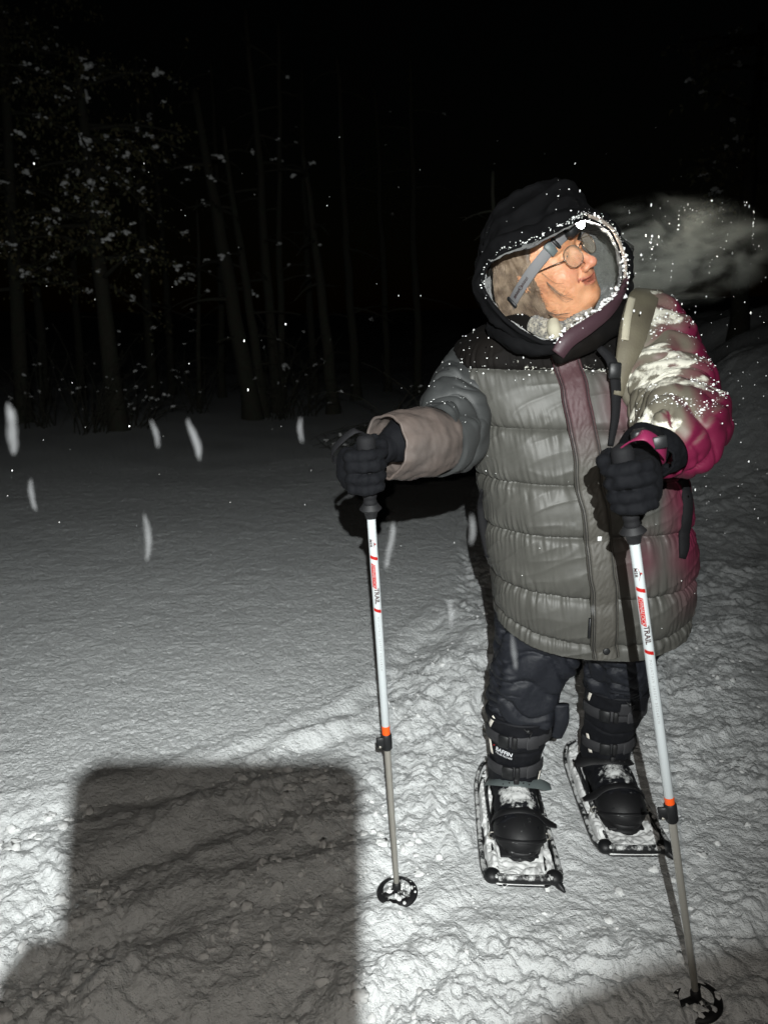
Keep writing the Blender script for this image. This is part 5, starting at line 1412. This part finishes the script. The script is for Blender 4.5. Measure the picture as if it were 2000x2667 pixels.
# ================================================================ THE PHOTOGRAPHER, whose phone and arms throw the shadows at the bottom
PH = empty('smartphone', (-.058, -.02, 1.25), 'smartphone held upright by the photographer', 'smartphone')
up_ = np.array([0, math.sin(PITCH), math.cos(PITCH)]); bk_ = np.array([0, -math.cos(PITCH), math.sin(PITCH)]); rt_ = np.array([1., 0, 0])
pc = CAM + bk_ * .016 + rt_ * -.0465 + up_ * -.055
def slab(w_, h_, r_, z0_, z1_):
    o2 = [(sx * (w_ / 2 - r_) + r_ * math.cos(a_), sy * (h_ / 2 - r_) + r_ * math.sin(a_)) for sx, sy, a0_ in ((1, 1, 0), (-1, 1, 1.5708), (-1, -1, 3.1416), (1, -1, 4.7124)) for a_ in np.linspace(a0_, a0_ + 1.5708, 8)]
    n_ = len(o2); V = np.array([pc + rt_ * x_ + up_ * y_ + bk_ * z_ for z_ in (z0_, z1_) for x_, y_ in o2])
    return V, [tuple(range(n_))[::-1], tuple(range(n_, 2 * n_))] + [(i, (i + 1) % n_, n_ + (i + 1) % n_, n_ + i) for i in range(n_)]
V, F = slab(.0995, .170, .010, -.004, .004); obj('phone_body', V, F, M['plastic'], PH, smooth=False, attr={'frost': [0.] * 64})
V, F = slab(.094, .164, .010, .0042, .0050); obj('screen', V, F, M['plastic'], PH, smooth=False, attr={'frost': [0.] * 64})
V, F = tube([FLASH + bk_ * .012, FLASH + bk_ * .006], [.004, .004], 16); obj('torch_led', V, F, M['lens_glow'], PH)
PG = empty('person', (0, -.55, -.05), 'photographer in dark clothes holding up the phone, standing behind the camera', 'person')
def ph_sdf(X, Y, Z):
    d = ell(X, Y, Z, (.012, -.40, 1.475), (.075, .098, .115))
    d = smin(d, chain(X, Y, Z, [(.012, -.42, 1.40), (.012, -.50, 1.22), (.012, -.52, .85)], [.06, .15, .17], .06), .04)
    d = smin(d, chain(X, Y, Z, [(-.19, -.48, 1.22), (-.26, -.30, .98), (-.135, -.075, 1.145)], [.075, .06, .045], .03), .05)
    d = smin(d, chain(X, Y, Z, [(.22, -.48, 1.22), (.30, -.27, 1.04), (.15, -.115, 1.205)], [.075, .055, .042], .03), .05)
    d = smin(d, ell(X, Y, Z, (.118, -.085, 1.262), (.090, .026, .064)), .02)
    d = smin(d, ell(X, Y, Z, (-.115, -.055, 1.175), (.035, .03, .05)), .02)
    d = smin(d, cap(X, Y, Z, (-.099, -.036, 1.272), (-.102, -.036, 1.17), .013), .01)
    for k in range(4): d = smin(d, cap(X, Y, Z, (-.128, -.060, 1.155 + k * .022), (-.108, -.030, 1.160 + k * .022), .0105), .006)
    for k in range(4): d = smin(d, cap(X, Y, Z, (.080, -.082, 1.205 + k * .019), (.050, -.060, 1.212 + k * .018), .0105), .006)
    d = smin(d, chain(X, Y, Z, [(-.085, -.07, 1.12), (-.07, -.055, 1.15)], [.016, .013], .01), .01)
    d = smin(d, chain(X, Y, Z, [(-.08, -.52, .82), (-.11, -.50, .42), (-.12, -.52, .0)], [.12, .085, .07], .04), .06)
    d = smin(d, chain(X, Y, Z, [(.10, -.52, .82), (.13, -.50, .42), (.14, -.52, .0)], [.12, .085, .07], .04), .06)
    return d
V, F = nets(ph_sdf, (-.40, -.75, -.08), (.42, .0, 1.62), .0085); V = V[:, :3]
obj('body', V, F, M['blackfab'], PG)
V, F = box(LAMP + [0, -.022, 0], (.05, .03, .036), None, .008); obj('headlamp_housing', V, F, M['plastic'], PG, attr={'frost': [0.] * 24})
V, F = tube([LAMP + [0, -.007, 0], LAMP + [0, -.004, 0]], [.012, .011], 18); obj('headlamp_lens', V, F, M['lens_glow'], PG)
for o in COL.objects:
    if o.name.split('.')[0] in ('branches', 'boughs', 'stems', 'band_print', 'lettering'): o['kind'] = 'stuff' if o.name.split('.')[0] in ('branches', 'boughs', 'stems') else o.get('kind', '')
    if o.get('kind') == '': del o['kind']
